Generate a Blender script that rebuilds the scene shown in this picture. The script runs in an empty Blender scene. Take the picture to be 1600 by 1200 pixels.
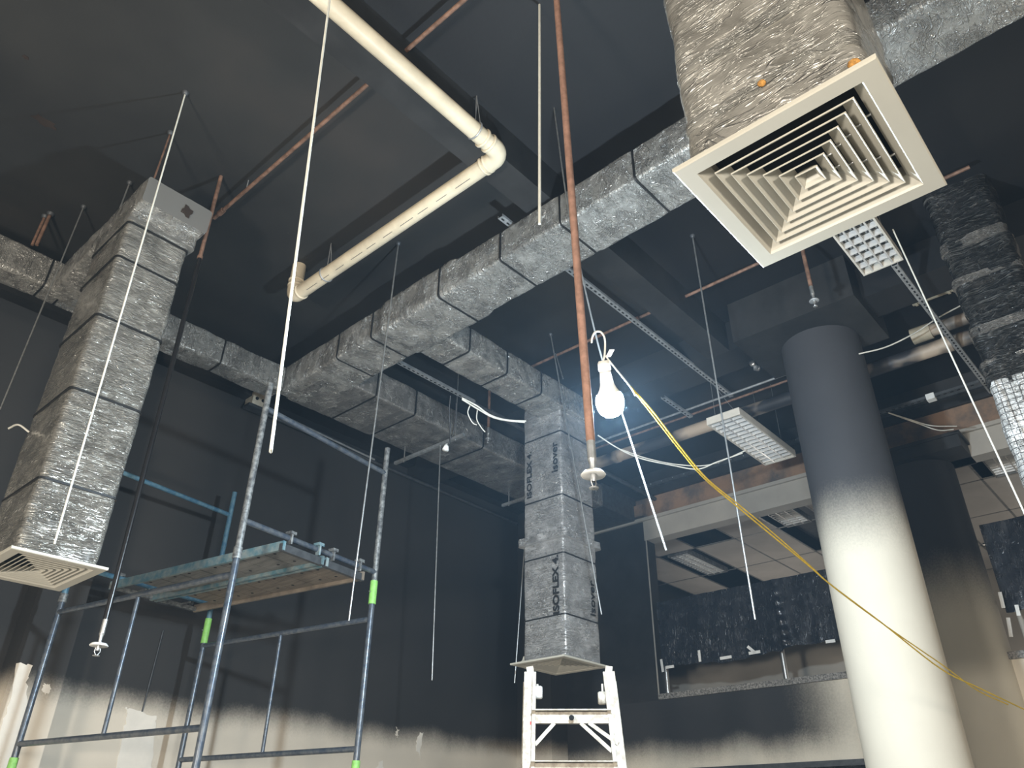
import bpy, math, random
import numpy as np
from mathutils import Vector, Matrix, noise

S = bpy.context.scene
COL = S.collection
random.seed(7)

# ------------------------------------------------------------------ camera, world, lights, exposure
YAW, PITCH, ROLL, FPX = math.radians(41.98), math.radians(30.69), math.radians(0.54), 1204.7
cF = Vector((math.cos(PITCH) * math.cos(YAW), math.cos(PITCH) * math.sin(YAW), math.sin(PITCH)))
_r0 = Vector((math.sin(YAW), -math.cos(YAW), 0)); _u0 = _r0.cross(cF)
cR = math.cos(ROLL) * _r0 + math.sin(ROLL) * _u0
cU = cR.cross(cF)
cam_d = bpy.data.cameras.new('camera')
cam_d.sensor_width = 36.0
cam_d.lens = FPX / 1600 * 36.0
cam_d.clip_start = 0.05
cam = bpy.data.objects.new('camera', cam_d)
COL.objects.link(cam)
cam.matrix_world = Matrix(((cR.x, cU.x, -cF.x, 0), (cR.y, cU.y, -cF.y, 0), (cR.z, cU.z, -cF.z, 0), (0, 0, 0, 1)))
S.camera = cam

S.view_settings.view_transform = 'Standard'
S.view_settings.look = 'None'
S.view_settings.gamma = 1.0
S.view_settings.use_curve_mapping = False
S.view_settings.exposure = 0.0
S.cycles.use_denoising = True
S.cycles.max_bounces = 6
S.cycles.sample_clamp_indirect = 4.0

W = bpy.data.worlds.new('world'); S.world = W
W.use_nodes = True
W.node_tree.nodes['Background'].inputs[0].default_value = (0.9, 0.95, 1.0, 1)
W.node_tree.nodes['Background'].inputs[1].default_value = 0.0

def lamp(name, loc, power, radius, color):
    d = bpy.data.lights.new(name, 'POINT'); d.energy = power; d.shadow_soft_size = radius; d.color = color
    o = bpy.data.objects.new(name, d); o.location = loc; COL.objects.link(o)
    return o
# the work lamps that stand in the room behind the photographer
lamp('work_and_fill_lamp', (-2.3, 1.2, 0.0), 900, 0.30, (1.0, 0.93, 0.83))
lamp('work_and_fill_lamp', (-0.4, -2.6, 0.8), 520, 0.30, (1.0, 0.93, 0.83))
# unseen fill lamps added to brighten the upper floor beyond the railing
lamp('work_and_fill_lamp', (11.0, 0.2, 1.7), 40, 0.25, (1.0, 0.94, 0.86))
lamp('work_and_fill_lamp', (11.0, 4.6, 1.7), 34, 0.25, (1.0, 0.94, 0.86))
BULB_EMIT = 3400.0
# thin bluish scatter volume added to imitate lens glare round the bulb
hz = W.node_tree.nodes.new('ShaderNodeVolumeScatter')
hz.inputs['Color'].default_value = (.48, .74, 1.0, 1); hz.inputs['Density'].default_value = 0.0030
W.node_tree.links.new(hz.outputs[0], W.node_tree.nodes['World Output'].inputs['Volume'])

# ------------------------------------------------------------------ helpers: points
def ray(u, v):
    return cF + cR * ((u - 800) / FPX) - cU * ((v - 600) / FPX)
def on_z(u, v, z):
    d = ray(u, v); return d * (z / d.z)
def on_x(u, v, x):
    d = ray(u, v); return d * (x / d.x)
def on_y(u, v, y):
    d = ray(u, v); return d * (y / d.y)
def at_d(u, v, dist):              # at a horizontal distance from the room's origin
    d = ray(u, v); return d * (dist / math.hypot(d.x, d.y))
def V(*a): return Vector(a)

# ------------------------------------------------------------------ helpers: meshes
class MB:
    def __init__(self):
        self.v, self.f, self.uv, self.sm = [], [], [], []
    def add(self, verts, faces, uvs=None, smooth=False):
        b = len(self.v)
        self.v += [tuple(p) for p in verts]
        for i, fc in enumerate(faces):
            self.f.append(tuple(b + k for k in fc))
            self.uv.append(uvs[i] if uvs else [(0, 0)] * len(fc))
            self.sm.append(smooth)
        return self
    def box(self, lo, hi):
        x0, y0, z0 = lo; x1, y1, z1 = hi
        vs = [(x0, y0, z0), (x1, y0, z0), (x1, y1, z0), (x0, y1, z0), (x0, y0, z1), (x1, y0, z1), (x1, y1, z1), (x0, y1, z1)]
        return self.add(vs, [(0, 3, 2, 1), (4, 5, 6, 7), (0, 1, 5, 4), (1, 2, 6, 5), (2, 3, 7, 6), (3, 0, 4, 7)])
    def obox(self, c, ax, ay, az, hx, hy, hz):
        c = Vector(c); vs = []
        for sz in (-1, 1):
            for sx, sy in ((-1, -1), (1, -1), (1, 1), (-1, 1)):
                vs.append(c + ax * (sx * hx) + ay * (sy * hy) + az * (sz * hz))
        return self.add(vs, [(0, 3, 2, 1), (4, 5, 6, 7), (0, 1, 5, 4), (1, 2, 6, 5), (2, 3, 7, 6), (3, 0, 4, 7)])
    def bar(self, a, b, w, h, up=None):
        a, b = Vector(a), Vector(b); ax = (b - a).normalized()
        up = Vector(up) if up else (V(0, 0, 1) if abs(ax.z) < .9 else V(1, 0, 0))
        ay = up.cross(ax).normalized(); az = ax.cross(ay)
        return self.obox((a + b) / 2, ax, ay, az, (b - a).length / 2, w / 2, h / 2)
    def tube(self, pts, r, n=12, cap=True, closed=False):
        pts = [Vector(p) for p in pts]
        m = len(pts); rs = r if isinstance(r, (list, tuple)) else [r] * m
        rings = []; nrm = None
        for i, p in enumerate(pts):
            if closed: t = pts[(i + 1) % m] - pts[i - 1]
            elif i == 0: t = pts[1] - p
            elif i == m - 1: t = p - pts[i - 1]
            else: t = (pts[i + 1] - p).normalized() + (p - pts[i - 1]).normalized()
            t.normalize()
            if nrm is None:
                nrm = t.cross(V(0, 0, 1)) if abs(t.z) < .9 else t.cross(V(1, 0, 0))
            nrm = (nrm - t * nrm.dot(t)).normalized()
            bn = t.cross(nrm)
            rings.append([p + (nrm * math.cos(2 * math.pi * k / n) + bn * math.sin(2 * math.pi * k / n)) * rs[i] for k in range(n)])
        vs = [q for rg in rings for q in rg]; fs = []
        L = m if closed else m - 1
        for i in range(L):
            j = (i + 1) % m
            for k in range(n):
                fs.append((i * n + k, i * n + (k + 1) % n, j * n + (k + 1) % n, j * n + k))
        self.add(vs, fs, smooth=True)
        if cap and not closed:
            self.add(rings[0], [tuple(range(n - 1, -1, -1))]); self.add(rings[-1], [tuple(range(n))])
        return self
    def lathe(self, c, prof, n=24, axis=None):
        c = Vector(c); az = Vector(axis).normalized() if axis else V(0, 0, 1)
        ax = az.cross(V(0, 1, 0)) if abs(az.y) < .9 else az.cross(V(1, 0, 0))
        ax.normalize(); ay = az.cross(ax)
        vs = []; fs = []
        for r, z in prof:
            for k in range(n):
                a = 2 * math.pi * k / n
                vs.append(c + az * z + (ax * math.cos(a) + ay * math.sin(a)) * max(r, 1e-4))
        for i in range(len(prof) - 1):
            for k in range(n):
                fs.append((i * n + k, i * n + (k + 1) % n, (i + 1) * n + (k + 1) % n, (i + 1) * n + k))
        return self.add(vs, fs, smooth=True)
    def build(self, name, mat, parent=None):
        me = bpy.data.meshes.new(name)
        me.from_pydata(self.v, [], self.f)
        ul = me.uv_layers.new(name='UVMap')
        ul.data.foreach_set('uv', [c for fuv in self.uv for q in fuv for c in q])
        me.polygons.foreach_set('use_smooth', self.sm)
        me.materials.append(mat)
        me.update()
        o = bpy.data.objects.new(name, me); COL.objects.link(o)
        if parent is not None: o.parent = parent
        return o

def tag(o, label=None, cat=None, group=None, kind=None):
    if label: o['label'] = label
    if cat: o['category'] = cat
    if group: o['group'] = group
    if kind: o['kind'] = kind
    return o
def thing(name, label, cat, loc=(0, 0, 0), group=None):
    o = bpy.data.objects.new(name, None); COL.objects.link(o)
    o.empty_display_size = .1
    return tag(o, label, cat, group)
def struct(o, label=None):
    o['kind'] = 'structure'
    if label: o['label'] = label
    return o
def spline(pts, n=8):
    pts = [Vector(p) for p in pts]
    P = [pts[0] * 2 - pts[1]] + pts + [pts[-1] * 2 - pts[-2]]
    out = []
    for i in range(1, len(P) - 2):
        for k in range(n):
            t = k / n; a, b, c, d = P[i - 1], P[i], P[i + 1], P[i + 2]
            out.append(.5 * ((2 * b) + (c - a) * t + (2 * a - 5 * b + 4 * c - d) * t * t + (3 * b - a - 3 * c + d) * t ** 3))
    out.append(pts[-1]); return out

# ------------------------------------------------------------------ helpers: materials
def new_mat(name):
    m = bpy.data.materials.new(name); m.use_nodes = True
    nt = m.node_tree; b = nt.nodes['Principled BSDF']
    return m, nt, b
def nd(nt, typ, **kw):
    n = nt.nodes.new(typ)
    for k, v in kw.items(): setattr(n, k, v)
    return n
def ramp(nt, src, stops):
    r = nd(nt, 'ShaderNodeValToRGB')
    el = r.color_ramp.elements
    while len(el) < len(stops): el.new(.5)
    for e, (p, c) in zip(el, stops):
        e.position = p; e.color = (*c, 1) if len(c) == 3 else c
    nt.links.new(src, r.inputs[0]); return r.outputs[0]
def math_n(nt, op, a, b=None, c=None, clamp=False):
    n = nd(nt, 'ShaderNodeMath', operation=op); n.use_clamp = clamp
    for i, x in enumerate((a, b, c)):
        if x is None: continue
        if isinstance(x, (int, float)): n.inputs[i].default_value = x
        else: nt.links.new(x, n.inputs[i])
    return n.outputs[0]
def noise_n(nt, vec, scale, detail=4, rough=.55, dist=0.0):
    n = nd(nt, 'ShaderNodeTexNoise'); n.inputs['Scale'].default_value = scale
    n.inputs['Detail'].default_value = detail; n.inputs['Roughness'].default_value = rough
    n.inputs['Distortion'].default_value = dist
    nt.links.new(vec, n.inputs['Vector']); return n.outputs['Fac']
def mapping(nt, vec, scale=(1, 1, 1), rot=(0, 0, 0)):
    n = nd(nt, 'ShaderNodeMapping'); n.inputs['Scale'].default_value = scale; n.inputs['Rotation'].default_value = rot
    nt.links.new(vec, n.inputs['Vector']); return n.outputs[0]
def mix_c(nt, fac, a, b):
    n = nd(nt, 'ShaderNodeMix', data_type='RGBA')
    for s, x in ((n.inputs[0], fac), (n.inputs[6], a), (n.inputs[7], b)):
        if isinstance(x, tuple): s.default_value = (*x, 1)
        elif isinstance(x, (int, float)): s.default_value = x
        else: nt.links.new(x, s)
    return n.outputs[2]
def bump(nt, b, h, strength, dist, prev=None):
    n = nd(nt, 'ShaderNodeBump'); n.inputs['Strength'].default_value = strength; n.inputs['Distance'].default_value = dist
    nt.links.new(h, n.inputs['Height'])
    if prev is not None: nt.links.new(prev, n.inputs['Normal'])
    nt.links.new(n.outputs[0], b.inputs['Normal']); return n.outputs[0]
def posn(nt): return nd(nt, 'ShaderNodeNewGeometry').outputs['Position']
def uvn(nt): return nd(nt, 'ShaderNodeTexCoord').outputs['UV']

def plain(name, col, rough=.5, metal=0.0, var=.25, scale=9.0, bmp=0.0, dirt=None):
    m, nt, b = new_mat(name)
    p = posn(nt)
    f = noise_n(nt, p, scale, 5, .6)
    c2 = dirt if dirt else tuple(x * (1 - var) for x in col)
    c = ramp(nt, f, [(.38, c2), (.62, col)])
    nt.links.new(c, b.inputs['Base Color'])
    b.inputs['Roughness'].default_value = rough; b.inputs['Metallic'].default_value = metal
    if bmp: bump(nt, b, noise_n(nt, p, scale * 6, 4), .5, bmp)
    return m

def foil(name, dark, light, metal, rlo, rhi, su, sv, rot=.25, crease=.010, fine=.002, wave=.020, mask=.45, milky=.6, coat=0.0, grid=False):
    """Wrapped foil or film: UV runs in metres, u round the duct and v along it; sharp sparse creases, soft waves."""
    m, nt, b = new_mat(name)
    uv = uvn(nt)
    def lines(scale, r, width, dist):
        n = noise_n(nt, mapping(nt, uv, scale, (0, 0, r)), 1.0, 3, .55, dist)
        d = math_n(nt, 'ABSOLUTE', math_n(nt, 'SUBTRACT', n, .5))
        return math_n(nt, 'POWER', math_n(nt, 'SUBTRACT', 1.0, math_n(nt, 'DIVIDE', d, width), clamp=True), 1.5)
    def patch_mask(sc, lo):
        f = noise_n(nt, mapping(nt, uv, (sc, sc, 1)), 1.0, 2, .5)
        r = nd(nt, 'ShaderNodeMapRange'); r.inputs['From Min'].default_value = lo; r.inputs['From Max'].default_value = lo + .18
        nt.links.new(f, r.inputs['Value']); return r.outputs[0]
    a = math_n(nt, 'MULTIPLY', lines((su, sv, 1), rot, .030, .6), patch_mask(5.0, mask))
    c = math_n(nt, 'MULTIPLY', lines((su * .8, sv * 1.3, 1), -rot * .8, .026, .8), patch_mask(6.3, mask))
    e = math_n(nt, 'MULTIPLY', lines((su * 2.2, sv * .5, 1), 1.1 + rot, .022, .8), patch_mask(7.1, mask + .08))
    cr = math_n(nt, 'MAXIMUM', math_n(nt, 'MAXIMUM', a, c), e)
    hair = math_n(nt, 'MAXIMUM', math_n(nt, 'MULTIPLY', lines((su * 2.4, sv * 2.6, 1), rot * .6, .050, .7), patch_mask(8.3, mask - .04)),
                  math_n(nt, 'MULTIPLY', lines((su * 3.1, sv * 1.9, 1), -rot * 1.3, .050, .9), patch_mask(9.7, mask)))
    cr = math_n(nt, 'MAXIMUM', cr, math_n(nt, 'MULTIPLY', hair, .40))
    cloud = noise_n(nt, mapping(nt, uv, (5, 7, 1), (0, 0, rot)), 1.0, 5, .62, .6)
    wv = noise_n(nt, mapping(nt, uv, (su * .9, sv * .35, 1), (0, 0, rot)), 1.0, 3, .5, .4)
    small = noise_n(nt, mapping(nt, uv, (70, 110, 1), (0, 0, rot)), 1.0, 3, .65)
    n1 = bump(nt, b, wv, 1.0, wave)
    n2 = bump(nt, b, small, 1.0, fine, n1)
    bump(nt, b, cr, 1.0, crease, n2)
    col = ramp(nt, cloud, [(.32, dark), (.68, light)])
    col = mix_c(nt, math_n(nt, 'MULTIPLY', cr, milky), col, (.88, .87, .82))      # creased film turns milky; highlight streaks put into the colour too
    if grid:
        sx = nd(nt, 'ShaderNodeSeparateXYZ'); nt.links.new(uv, sx.inputs[0])
        gs = [math_n(nt, 'LESS_THAN', math_n(nt, 'FRACT', math_n(nt, 'MULTIPLY', sx.outputs[k], 26.0)), .14) for k in (0, 1)]
        col = mix_c(nt, math_n(nt, 'MULTIPLY', math_n(nt, 'MAXIMUM', gs[0], gs[1]), .8), col, (.03, .03, .03))
    nt.links.new(col, b.inputs['Base Color'])
    nt.links.new(math_n(nt, 'ADD', rlo, math_n(nt, 'MULTIPLY', cloud, rhi - rlo)), b.inputs['Roughness'])
    b.inputs['Metallic'].default_value = metal
    b.inputs['Coat Weight'].default_value = coat; b.inputs['Coat Roughness'].default_value = .10
    return m

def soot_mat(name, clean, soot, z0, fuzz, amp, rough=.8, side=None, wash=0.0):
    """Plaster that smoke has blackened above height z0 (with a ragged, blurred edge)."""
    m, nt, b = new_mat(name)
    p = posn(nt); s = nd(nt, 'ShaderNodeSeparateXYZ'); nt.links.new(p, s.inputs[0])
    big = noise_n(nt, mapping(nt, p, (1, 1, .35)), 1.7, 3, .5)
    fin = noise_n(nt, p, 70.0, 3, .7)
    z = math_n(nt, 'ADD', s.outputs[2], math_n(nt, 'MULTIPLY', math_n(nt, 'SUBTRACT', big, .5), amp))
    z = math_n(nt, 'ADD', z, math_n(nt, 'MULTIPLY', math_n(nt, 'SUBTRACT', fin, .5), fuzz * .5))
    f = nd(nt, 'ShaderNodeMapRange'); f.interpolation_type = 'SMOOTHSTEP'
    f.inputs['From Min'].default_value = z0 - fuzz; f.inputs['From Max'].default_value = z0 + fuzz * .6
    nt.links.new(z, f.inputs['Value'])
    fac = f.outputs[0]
    if side:                                   # smoke stops at this y on the wall
        y0, fz = side
        y = math_n(nt, 'ADD', s.outputs[1], math_n(nt, 'MULTIPLY', math_n(nt, 'SUBTRACT', big, .5), .6))
        y = math_n(nt, 'ADD', y, math_n(nt, 'MULTIPLY', math_n(nt, 'SUBTRACT', fin, .5), fz * .6))
        g = nd(nt, 'ShaderNodeMapRange'); g.interpolation_type = 'SMOOTHSTEP'
        g.inputs['From Min'].default_value = y0 - fz; g.inputs['From Max'].default_value = y0 + fz
        nt.links.new(y, g.inputs['Value'])
        fac = math_n(nt, 'MULTIPLY', fac, g.outputs[0])
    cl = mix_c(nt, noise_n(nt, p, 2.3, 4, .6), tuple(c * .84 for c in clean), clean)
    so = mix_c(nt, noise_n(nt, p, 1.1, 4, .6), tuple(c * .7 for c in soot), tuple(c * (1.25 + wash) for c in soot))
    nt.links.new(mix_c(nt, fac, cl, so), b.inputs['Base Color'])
    b.inputs['Roughness'].default_value = rough
    bump(nt, b, noise_n(nt, p, 38.0, 4, .6), .25, .004)
    return m

def black_ceiling_mat():
    m, nt, b = new_mat('black_paint_ceiling')
    p = posn(nt)
    a = noise_n(nt, p, .8, 4, .55)
    c = ramp(nt, a, [(.3, (.016, .016, .016)), (.55, (.027, .0265, .025)), (.8, (.042, .036, .032))])
    v = noise_n(nt, p, 9.0, 6, .7, 1.0)
    sp = ramp(nt, v, [(.70, (0, 0, 0)), (.76, (.35, .35, .35))])
    c2 = mix_c(nt, sp, c, (.11, .105, .095))
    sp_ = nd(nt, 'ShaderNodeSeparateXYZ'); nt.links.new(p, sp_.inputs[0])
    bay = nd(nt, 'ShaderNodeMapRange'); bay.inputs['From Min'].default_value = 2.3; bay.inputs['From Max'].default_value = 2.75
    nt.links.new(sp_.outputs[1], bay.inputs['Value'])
    c2 = mix_c(nt, bay.outputs[0], (.009, .009, .010), c2)      # the bay beyond the beam is coloured darker
    nt.links.new(c2, b.inputs['Base Color'])
    b.inputs['Roughness'].default_value = .62
    bump(nt, b, noise_n(nt, p, 14.0, 5, .6), .3, .006)
    return m

M = {}
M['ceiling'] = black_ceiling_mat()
M['beam'] = plain('black_paint_beam', (.027, .0265, .026), .6, 0, .4, 3.0, .003)
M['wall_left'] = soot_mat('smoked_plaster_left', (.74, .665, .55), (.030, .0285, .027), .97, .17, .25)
M['wall_right'] = soot_mat('smoked_plaster_right', (.80, .725, .59), (.032, .031, .031), .86, .2, .3, side=(3.05, .35))
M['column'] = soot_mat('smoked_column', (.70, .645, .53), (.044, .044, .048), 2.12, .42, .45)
M['foil_film'] = foil('wrapped_foil_film', (.17, .165, .145), (.48, .465, .415), .50, .10, .32, 2.6, 28, .24, .014, .0018, .022, .40, .85, .8)
M['foil_big'] = foil('wrapped_foil_large', (.20, .19, .165), (.48, .46, .41), .46, .14, .42, 2.2, 15, -.42, .013, .0022, .018, .48, .80, .6)
M['foil_plain'] = foil('crinkled_foil', (.20, .195, .18), (.50, .49, .455), .55, .16, .40, 8, 14, .6, .013, .0025, .016, .44, .80, .7)
M['foil_dull'] = foil('dulled_foil', (.13, .127, .12), (.33, .32, .30), .5, .20, .45, 8, 12, .6, .010, .0025, .013, .48, .6, .6)
M['foil_grid'] = foil('reinforced_foil', (.36, .36, .355), (.68, .68, .67), .55, .14, .36, 6, 26, .35, .013, .003, .015, .44, .85, .6)
M['foil_mesh'] = foil('scrim_foil', (.62, .62, .60), (.82, .82, .80), .5, .22, .45, 7, 14, .5, .012, .003, .018, .42, .5, .3, grid=True)
M['foil_black'] = foil('black_wrap_film', (.008, .008, .008), (.015, .015, .015), .1, .08, .22, 1.8, 11, -.22, .055, .003, .075, .40, .30, 1.0)
M['film_tape'] = foil('crumpled_film_tape', (.04, .036, .032), (.50, .46, .41), .5, .10, .28, 7, 26, .1, .030, .006, .040, .30, .8, .8)
M['sheet'] = foil('black_sheet_film', (.015, .017, .022), (.024, .027, .034), .05, .14, .28, 11, 1.6, .12, .008, .0012, .012, .52, .03, .5)
M['strap'] = plain('black_strap', (.012, .012, .012), .5)
M['cream'] = plain('cream_enamel', (.50, .475, .40), .42, 0, .05, 3)
M['pvc'] = plain('ivory_pvc', (.72, .62, .45), .45, 0, .22, 5)
def pvc_soot():
    m, nt, b = new_mat('sooted_pvc')
    p = posn(nt)
    f = noise_n(nt, mapping(nt, p, (1, .8, 1)), 2.2, 3, .5)
    c = ramp(nt, f, [(.43, (.03, .03, .033)), (.56, (.50, .40, .30))])
    nt.links.new(c, b.inputs['Base Color']); b.inputs['Roughness'].default_value = .55
    return m
M['pvc_soot'] = pvc_soot()
M['pvc_dark'] = plain('pvc_ring_shade', (.50, .43, .31), .5)
M['copper'] = plain('red_oxide_pipe', (.42, .24, .175), .55, .1, .3, 30)
M['copper_dull'] = plain('dull_copper_pipe', (.27, .155, .105), .6, .2, .5, 20)
M['black_pipe'] = plain('black_gloss_pipe', (.012, .011, .011), .28)
M['zinc'] = plain('zinc_plated_steel', (.55, .56, .55), .38, .85, .25, 25)
M['galv'] = plain('galvanised_strip', (.50, .52, .53), .42, .6, .3, 18)
M['dark_metal'] = plain('dark_metal', (.09, .095, .10), .5, .4, .3, 18)
M['white_rod'] = plain('pale_plastic_rod', (.74, .74, .66), .5, 0, .1, 20)
M['scaf'] = plain('worn_navy_paint', (.060, .080, .110), .30, .35, .45, 26, dirt=(.13, .145, .16))
M['scaf_blue'] = plain('blue_paint', (.05, .14, .22), .45, .1, .5, 22, dirt=(.13, .24, .30))
M['scaf_grey'] = plain('scraped_paint', (.30, .31, .30), .5, .4, .5, 35, dirt=(.10, .105, .11))
M['green'] = plain('green_sleeve_paint', (.27, .60, .14), .5, 0, .2, 40)
def plank_mat(name, c1, c2):
    m, nt, b = new_mat(name)
    p = posn(nt)
    f = noise_n(nt, mapping(nt, p, (14, 2, 2), (0, 0, .17)), 2.0, 5, .65)
    nt.links.new(ramp(nt, f, [(.3, c1), (.7, c2)]), b.inputs['Base Color'])
    b.inputs['Roughness'].default_value = .75
    return m
M['plank_grey'] = plank_mat('plank_grey', (.13, .13, .12), (.27, .26, .24))
M['plank_brown'] = plank_mat('plank_brown', (.15, .12, .09), (.30, .25, .19))
M['steel_blue'] = plain('scuffed_blue_channel', (.10, .22, .27), .5, .2, .5, 14, dirt=(.28, .33, .33))
M['hole'] = plain('dark_hole', (.008, .008, .008), .9)
M['ladder'] = plain('splashed_ladder_paint', (.60, .56, .47), .6, 0, .35, 28, .002, dirt=(.36, .31, .25))
M['white'] = plain('white_plastic', (.80, .80, .77), .45, 0, .08, 30)
M['paint_red'] = plain('red_paint_streak', (.55, .06, .05), .6)
M['sooty_band'] = plain('scorched_brown_band', (.30, .19, .12), .8, 0, .7, 3.2, .004, dirt=(.11, .095, .085))
M['header'] = plain('header_plaster', (.40, .375, .33), .7, 0, .15, 2)
M['tile'] = plain('ceiling_tile_board', (.45, .42, .38), .85, 0, .12, 2.5)
M['upper_wall'] = plain('upper_floor_plaster', (.42, .385, .33), .8, 0, .15, 1.2)
M['granite'] = plain('speckled_granite', (.33, .31, .28), .5, 0, .75, 60)
M['chrome'] = plain('brushed_steel_post', (.70, .69, .66), .28, .9, .1, 10)
def reflector():
    m, nt, b = new_mat('bright_louvre_metal')
    b.inputs['Base Color'].default_value = (.86, .86, .84, 1); b.inputs['Metallic'].default_value = .5
    b.inputs['Roughness'].default_value = .25
    p = posn(nt); bump(nt, b, noise_n(nt, p, 25, 3), .5, .004)
    return m
M['louvre'] = reflector()
M['reflector'] = plain('mirror_reflector', (.30, .30, .29), .18, .9, .6, 22)
M['louvre_dull'] = plain('louvre_shell', (.30, .30, .29), .4, .5, .4, 18)
M['fixture'] = plain('fixture_enamel', (.66, .62, .54), .5, 0, .12, 8)
M['ink'] = plain('black_ink', (.015, .015, .015), .55)
M['ink_faint'] = plain('faded_ink', (.10, .10, .10), .55)
M['yellow'] = plain('yellow_cable', (.72, .50, .04), .5, 0, .25, 40)
M['white_cable'] = plain('white_cable', (.74, .72, .64), .5)
M['black_cable'] = plain('black_cable', (.012, .012, .012), .5)
M['orange'] = plain('orange_foam', (.55, .27, .06), .9, 0, .6, 60, .006)
M['plaster'] = plain('bare_plaster_patch', (.84, .79, .70), .85, 0, .1, 5)
M['concrete'] = plain('concrete_floor', (.19, .18, .165), .85, 0, .3, 2, .003)
M['box'] = plain('beige_switch_box', (.78, .68, .52), .6)
M['rust'] = plain('rust_brown', (.030, .018, .012), .85)
M['porcelain'] = plain('lamp_holder_porcelain', (.80, .76, .68), .45, 0, .06, 10)
def bulb_mat():
    m, nt, b = new_mat('lit_bulb_glass')
    b.inputs['Base Color'].default_value = (.9, .95, 1, 1)
    b.inputs['Emission Color'].default_value = (.70, .86, 1.0, 1)
    b.inputs['Emission Strength'].default_value = BULB_EMIT
    return m
M['bulb'] = bulb_mat()

# ------------------------------------------------------------------ the room
H = 4.10          # ceiling above the eye
YW = 6.75         # wall on the left (runs along x)
XW = 7.95         # wall on the right (runs along y)
ZF = -1.60        # floor
struct(MB().box((-6, -6, ZF - .1), (13.2, YW + .2, ZF)).build('floor', M['concrete']))
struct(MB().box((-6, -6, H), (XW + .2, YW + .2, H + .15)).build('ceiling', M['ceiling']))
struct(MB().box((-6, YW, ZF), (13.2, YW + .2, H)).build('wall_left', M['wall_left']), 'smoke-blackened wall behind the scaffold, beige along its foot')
struct(MB().box((-6.2, -6, ZF), (-6, YW, H)).build('wall_back', M['upper_wall']))
struct(MB().box((-6, -6.2, ZF), (13.2, -6, H)).build('wall_front', M['upper_wall']))
Z_SILL, Z_HEAD, Z_LIP = 1.43, 3.22, 3.47
Y_JAMB = 4.89
wr = struct(MB().box((XW, -6, ZF), (XW + .18, YW, Z_SILL - .06)).build('wall_right', M['wall_right']), 'smoke-stained wall under the railing opening')
struct(MB().box((XW, Y_JAMB, Z_SILL - .06), (XW + .18, YW, Z_HEAD)).box((XW, Y_JAMB + .03, Z_HEAD), (XW + .18, YW, Z_LIP)).build('wall_right', M['beam'], wr))
head = MB().box((XW, -6, Z_HEAD), (XW + .18, Y_JAMB + .03, Z_LIP)).build('header', M['header'], wr)
tag(head, 'pale plaster strip over the railing opening')
struct(MB().box((XW + .06, -6, Z_LIP), (XW + .2, YW, 3.79)).build('trim_1', M['sooty_band']), 'scorched brown band above the railing opening')
struct(MB().box((XW + .02, -6, 3.79), (XW + .2, YW, H)).build('trim_2', M['beam']))
struct(MB().box((XW - .035, -6, Z_LIP - .005), (XW + .08, YW - .54, Z_LIP + .035)).build('trim_3', M['header']), 'thin pale ledge along the top of the opening')
struct(MB().box((XW - .03, -6, 3.885), (XW + .03, 5.0, 3.90)).box((XW - .03, -6, 3.90), (XW - .022, 5.0, 3.935)).build('trim_4', M['dark_metal']))
tr = MB()
for k in range(26): tr.lathe((XW - .033, 4.9 - k * .16, 3.917), [(0, -.004), (.007, -.004), (.007, .004), (0, .004)], 8, (1, 0, 0))
tag(tr.build('rivet', M['galv'], bpy.data.objects['trim_4']), kind='stuff')
struct(MB().box((XW - .03, -6, Z_SILL - .06), (XW + .42, Y_JAMB, Z_SILL)).build('trim_5', M['granite']), 'speckled granite ledge of the railing opening')
struct(MB().bar((XW - .01, Y_JAMB, Z_SILL), (XW - .01, Y_JAMB, Z_HEAD), .012, .012).build('trim_6', M['header']))
# corner pier, pilaster
struct(MB().box((7.65, 6.21, ZF), (XW + .02, YW + .02, H)).build('trim_7', M['wall_left']), 'square pier in the corner of the room behind the stepladder')
struct(MB().box((1.93, 6.50, ZF), (2.29, YW + .02, H)).build('trim_8', M['wall_left']), 'flat pilaster at the left end of the smoked wall')
# lower opening strip at the bottom of the right wall
struct(MB().box((XW - .035, 2.75, .625), (XW + .02, 4.6, .675)).build('trim_9', M['dark_metal']), 'grey metal strip low on the wall beside the columns')
lf = MB(); nx, nz = 30, 16
vs = []; fs = []; uvs = []
for i in range(nx + 1):
    for j in range(nz + 1):
        y = 2.75 + 1.85 * i / nx; z = .625 - .6 * j / nz
        vs.append((XW - .012 - .012 * (1 + noise.noise(V(y * 9, z * 9, 3))), y, z))
for i in range(nx):
    for j in range(nz):
        q = (i * (nz + 1) + j, i * (nz + 1) + j + 1, (i + 1) * (nz + 1) + j + 1, (i + 1) * (nz + 1) + j)
        fs.append(q); uvs.append([(vs[k][1], vs[k][2]) for k in q])
lf.add(vs, fs, uvs, True)
tag(lf.build('plastic_sheet', M['foil_black']), 'black plastic film hanging below the low grey strip beside the column', 'sheet')

# ceiling beams (run along x), girder with the blocks over the columns (runs along y)
B = 3.80
struct(MB().box((-6, 2.42, B), (5.6, 2.64, H)).build('ceiling_beam', M['beam']), 'black beam crossing above the bent ivory pipe')
struct(MB().box((-6, -2.0, B), (5.6, -1.75, H)).build('ceiling_beam', M['beam']))
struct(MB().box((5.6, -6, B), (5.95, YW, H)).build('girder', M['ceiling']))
struct(MB().box((5.36, 1.24, 3.70), (6.16, 2.27, H)).build('column_head', M['beam']), 'square black block on top of the front column')
struct(MB().box((-6, YW - .14, 3.93), (XW, YW, H)).build('trim_10', M['beam']))

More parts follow.
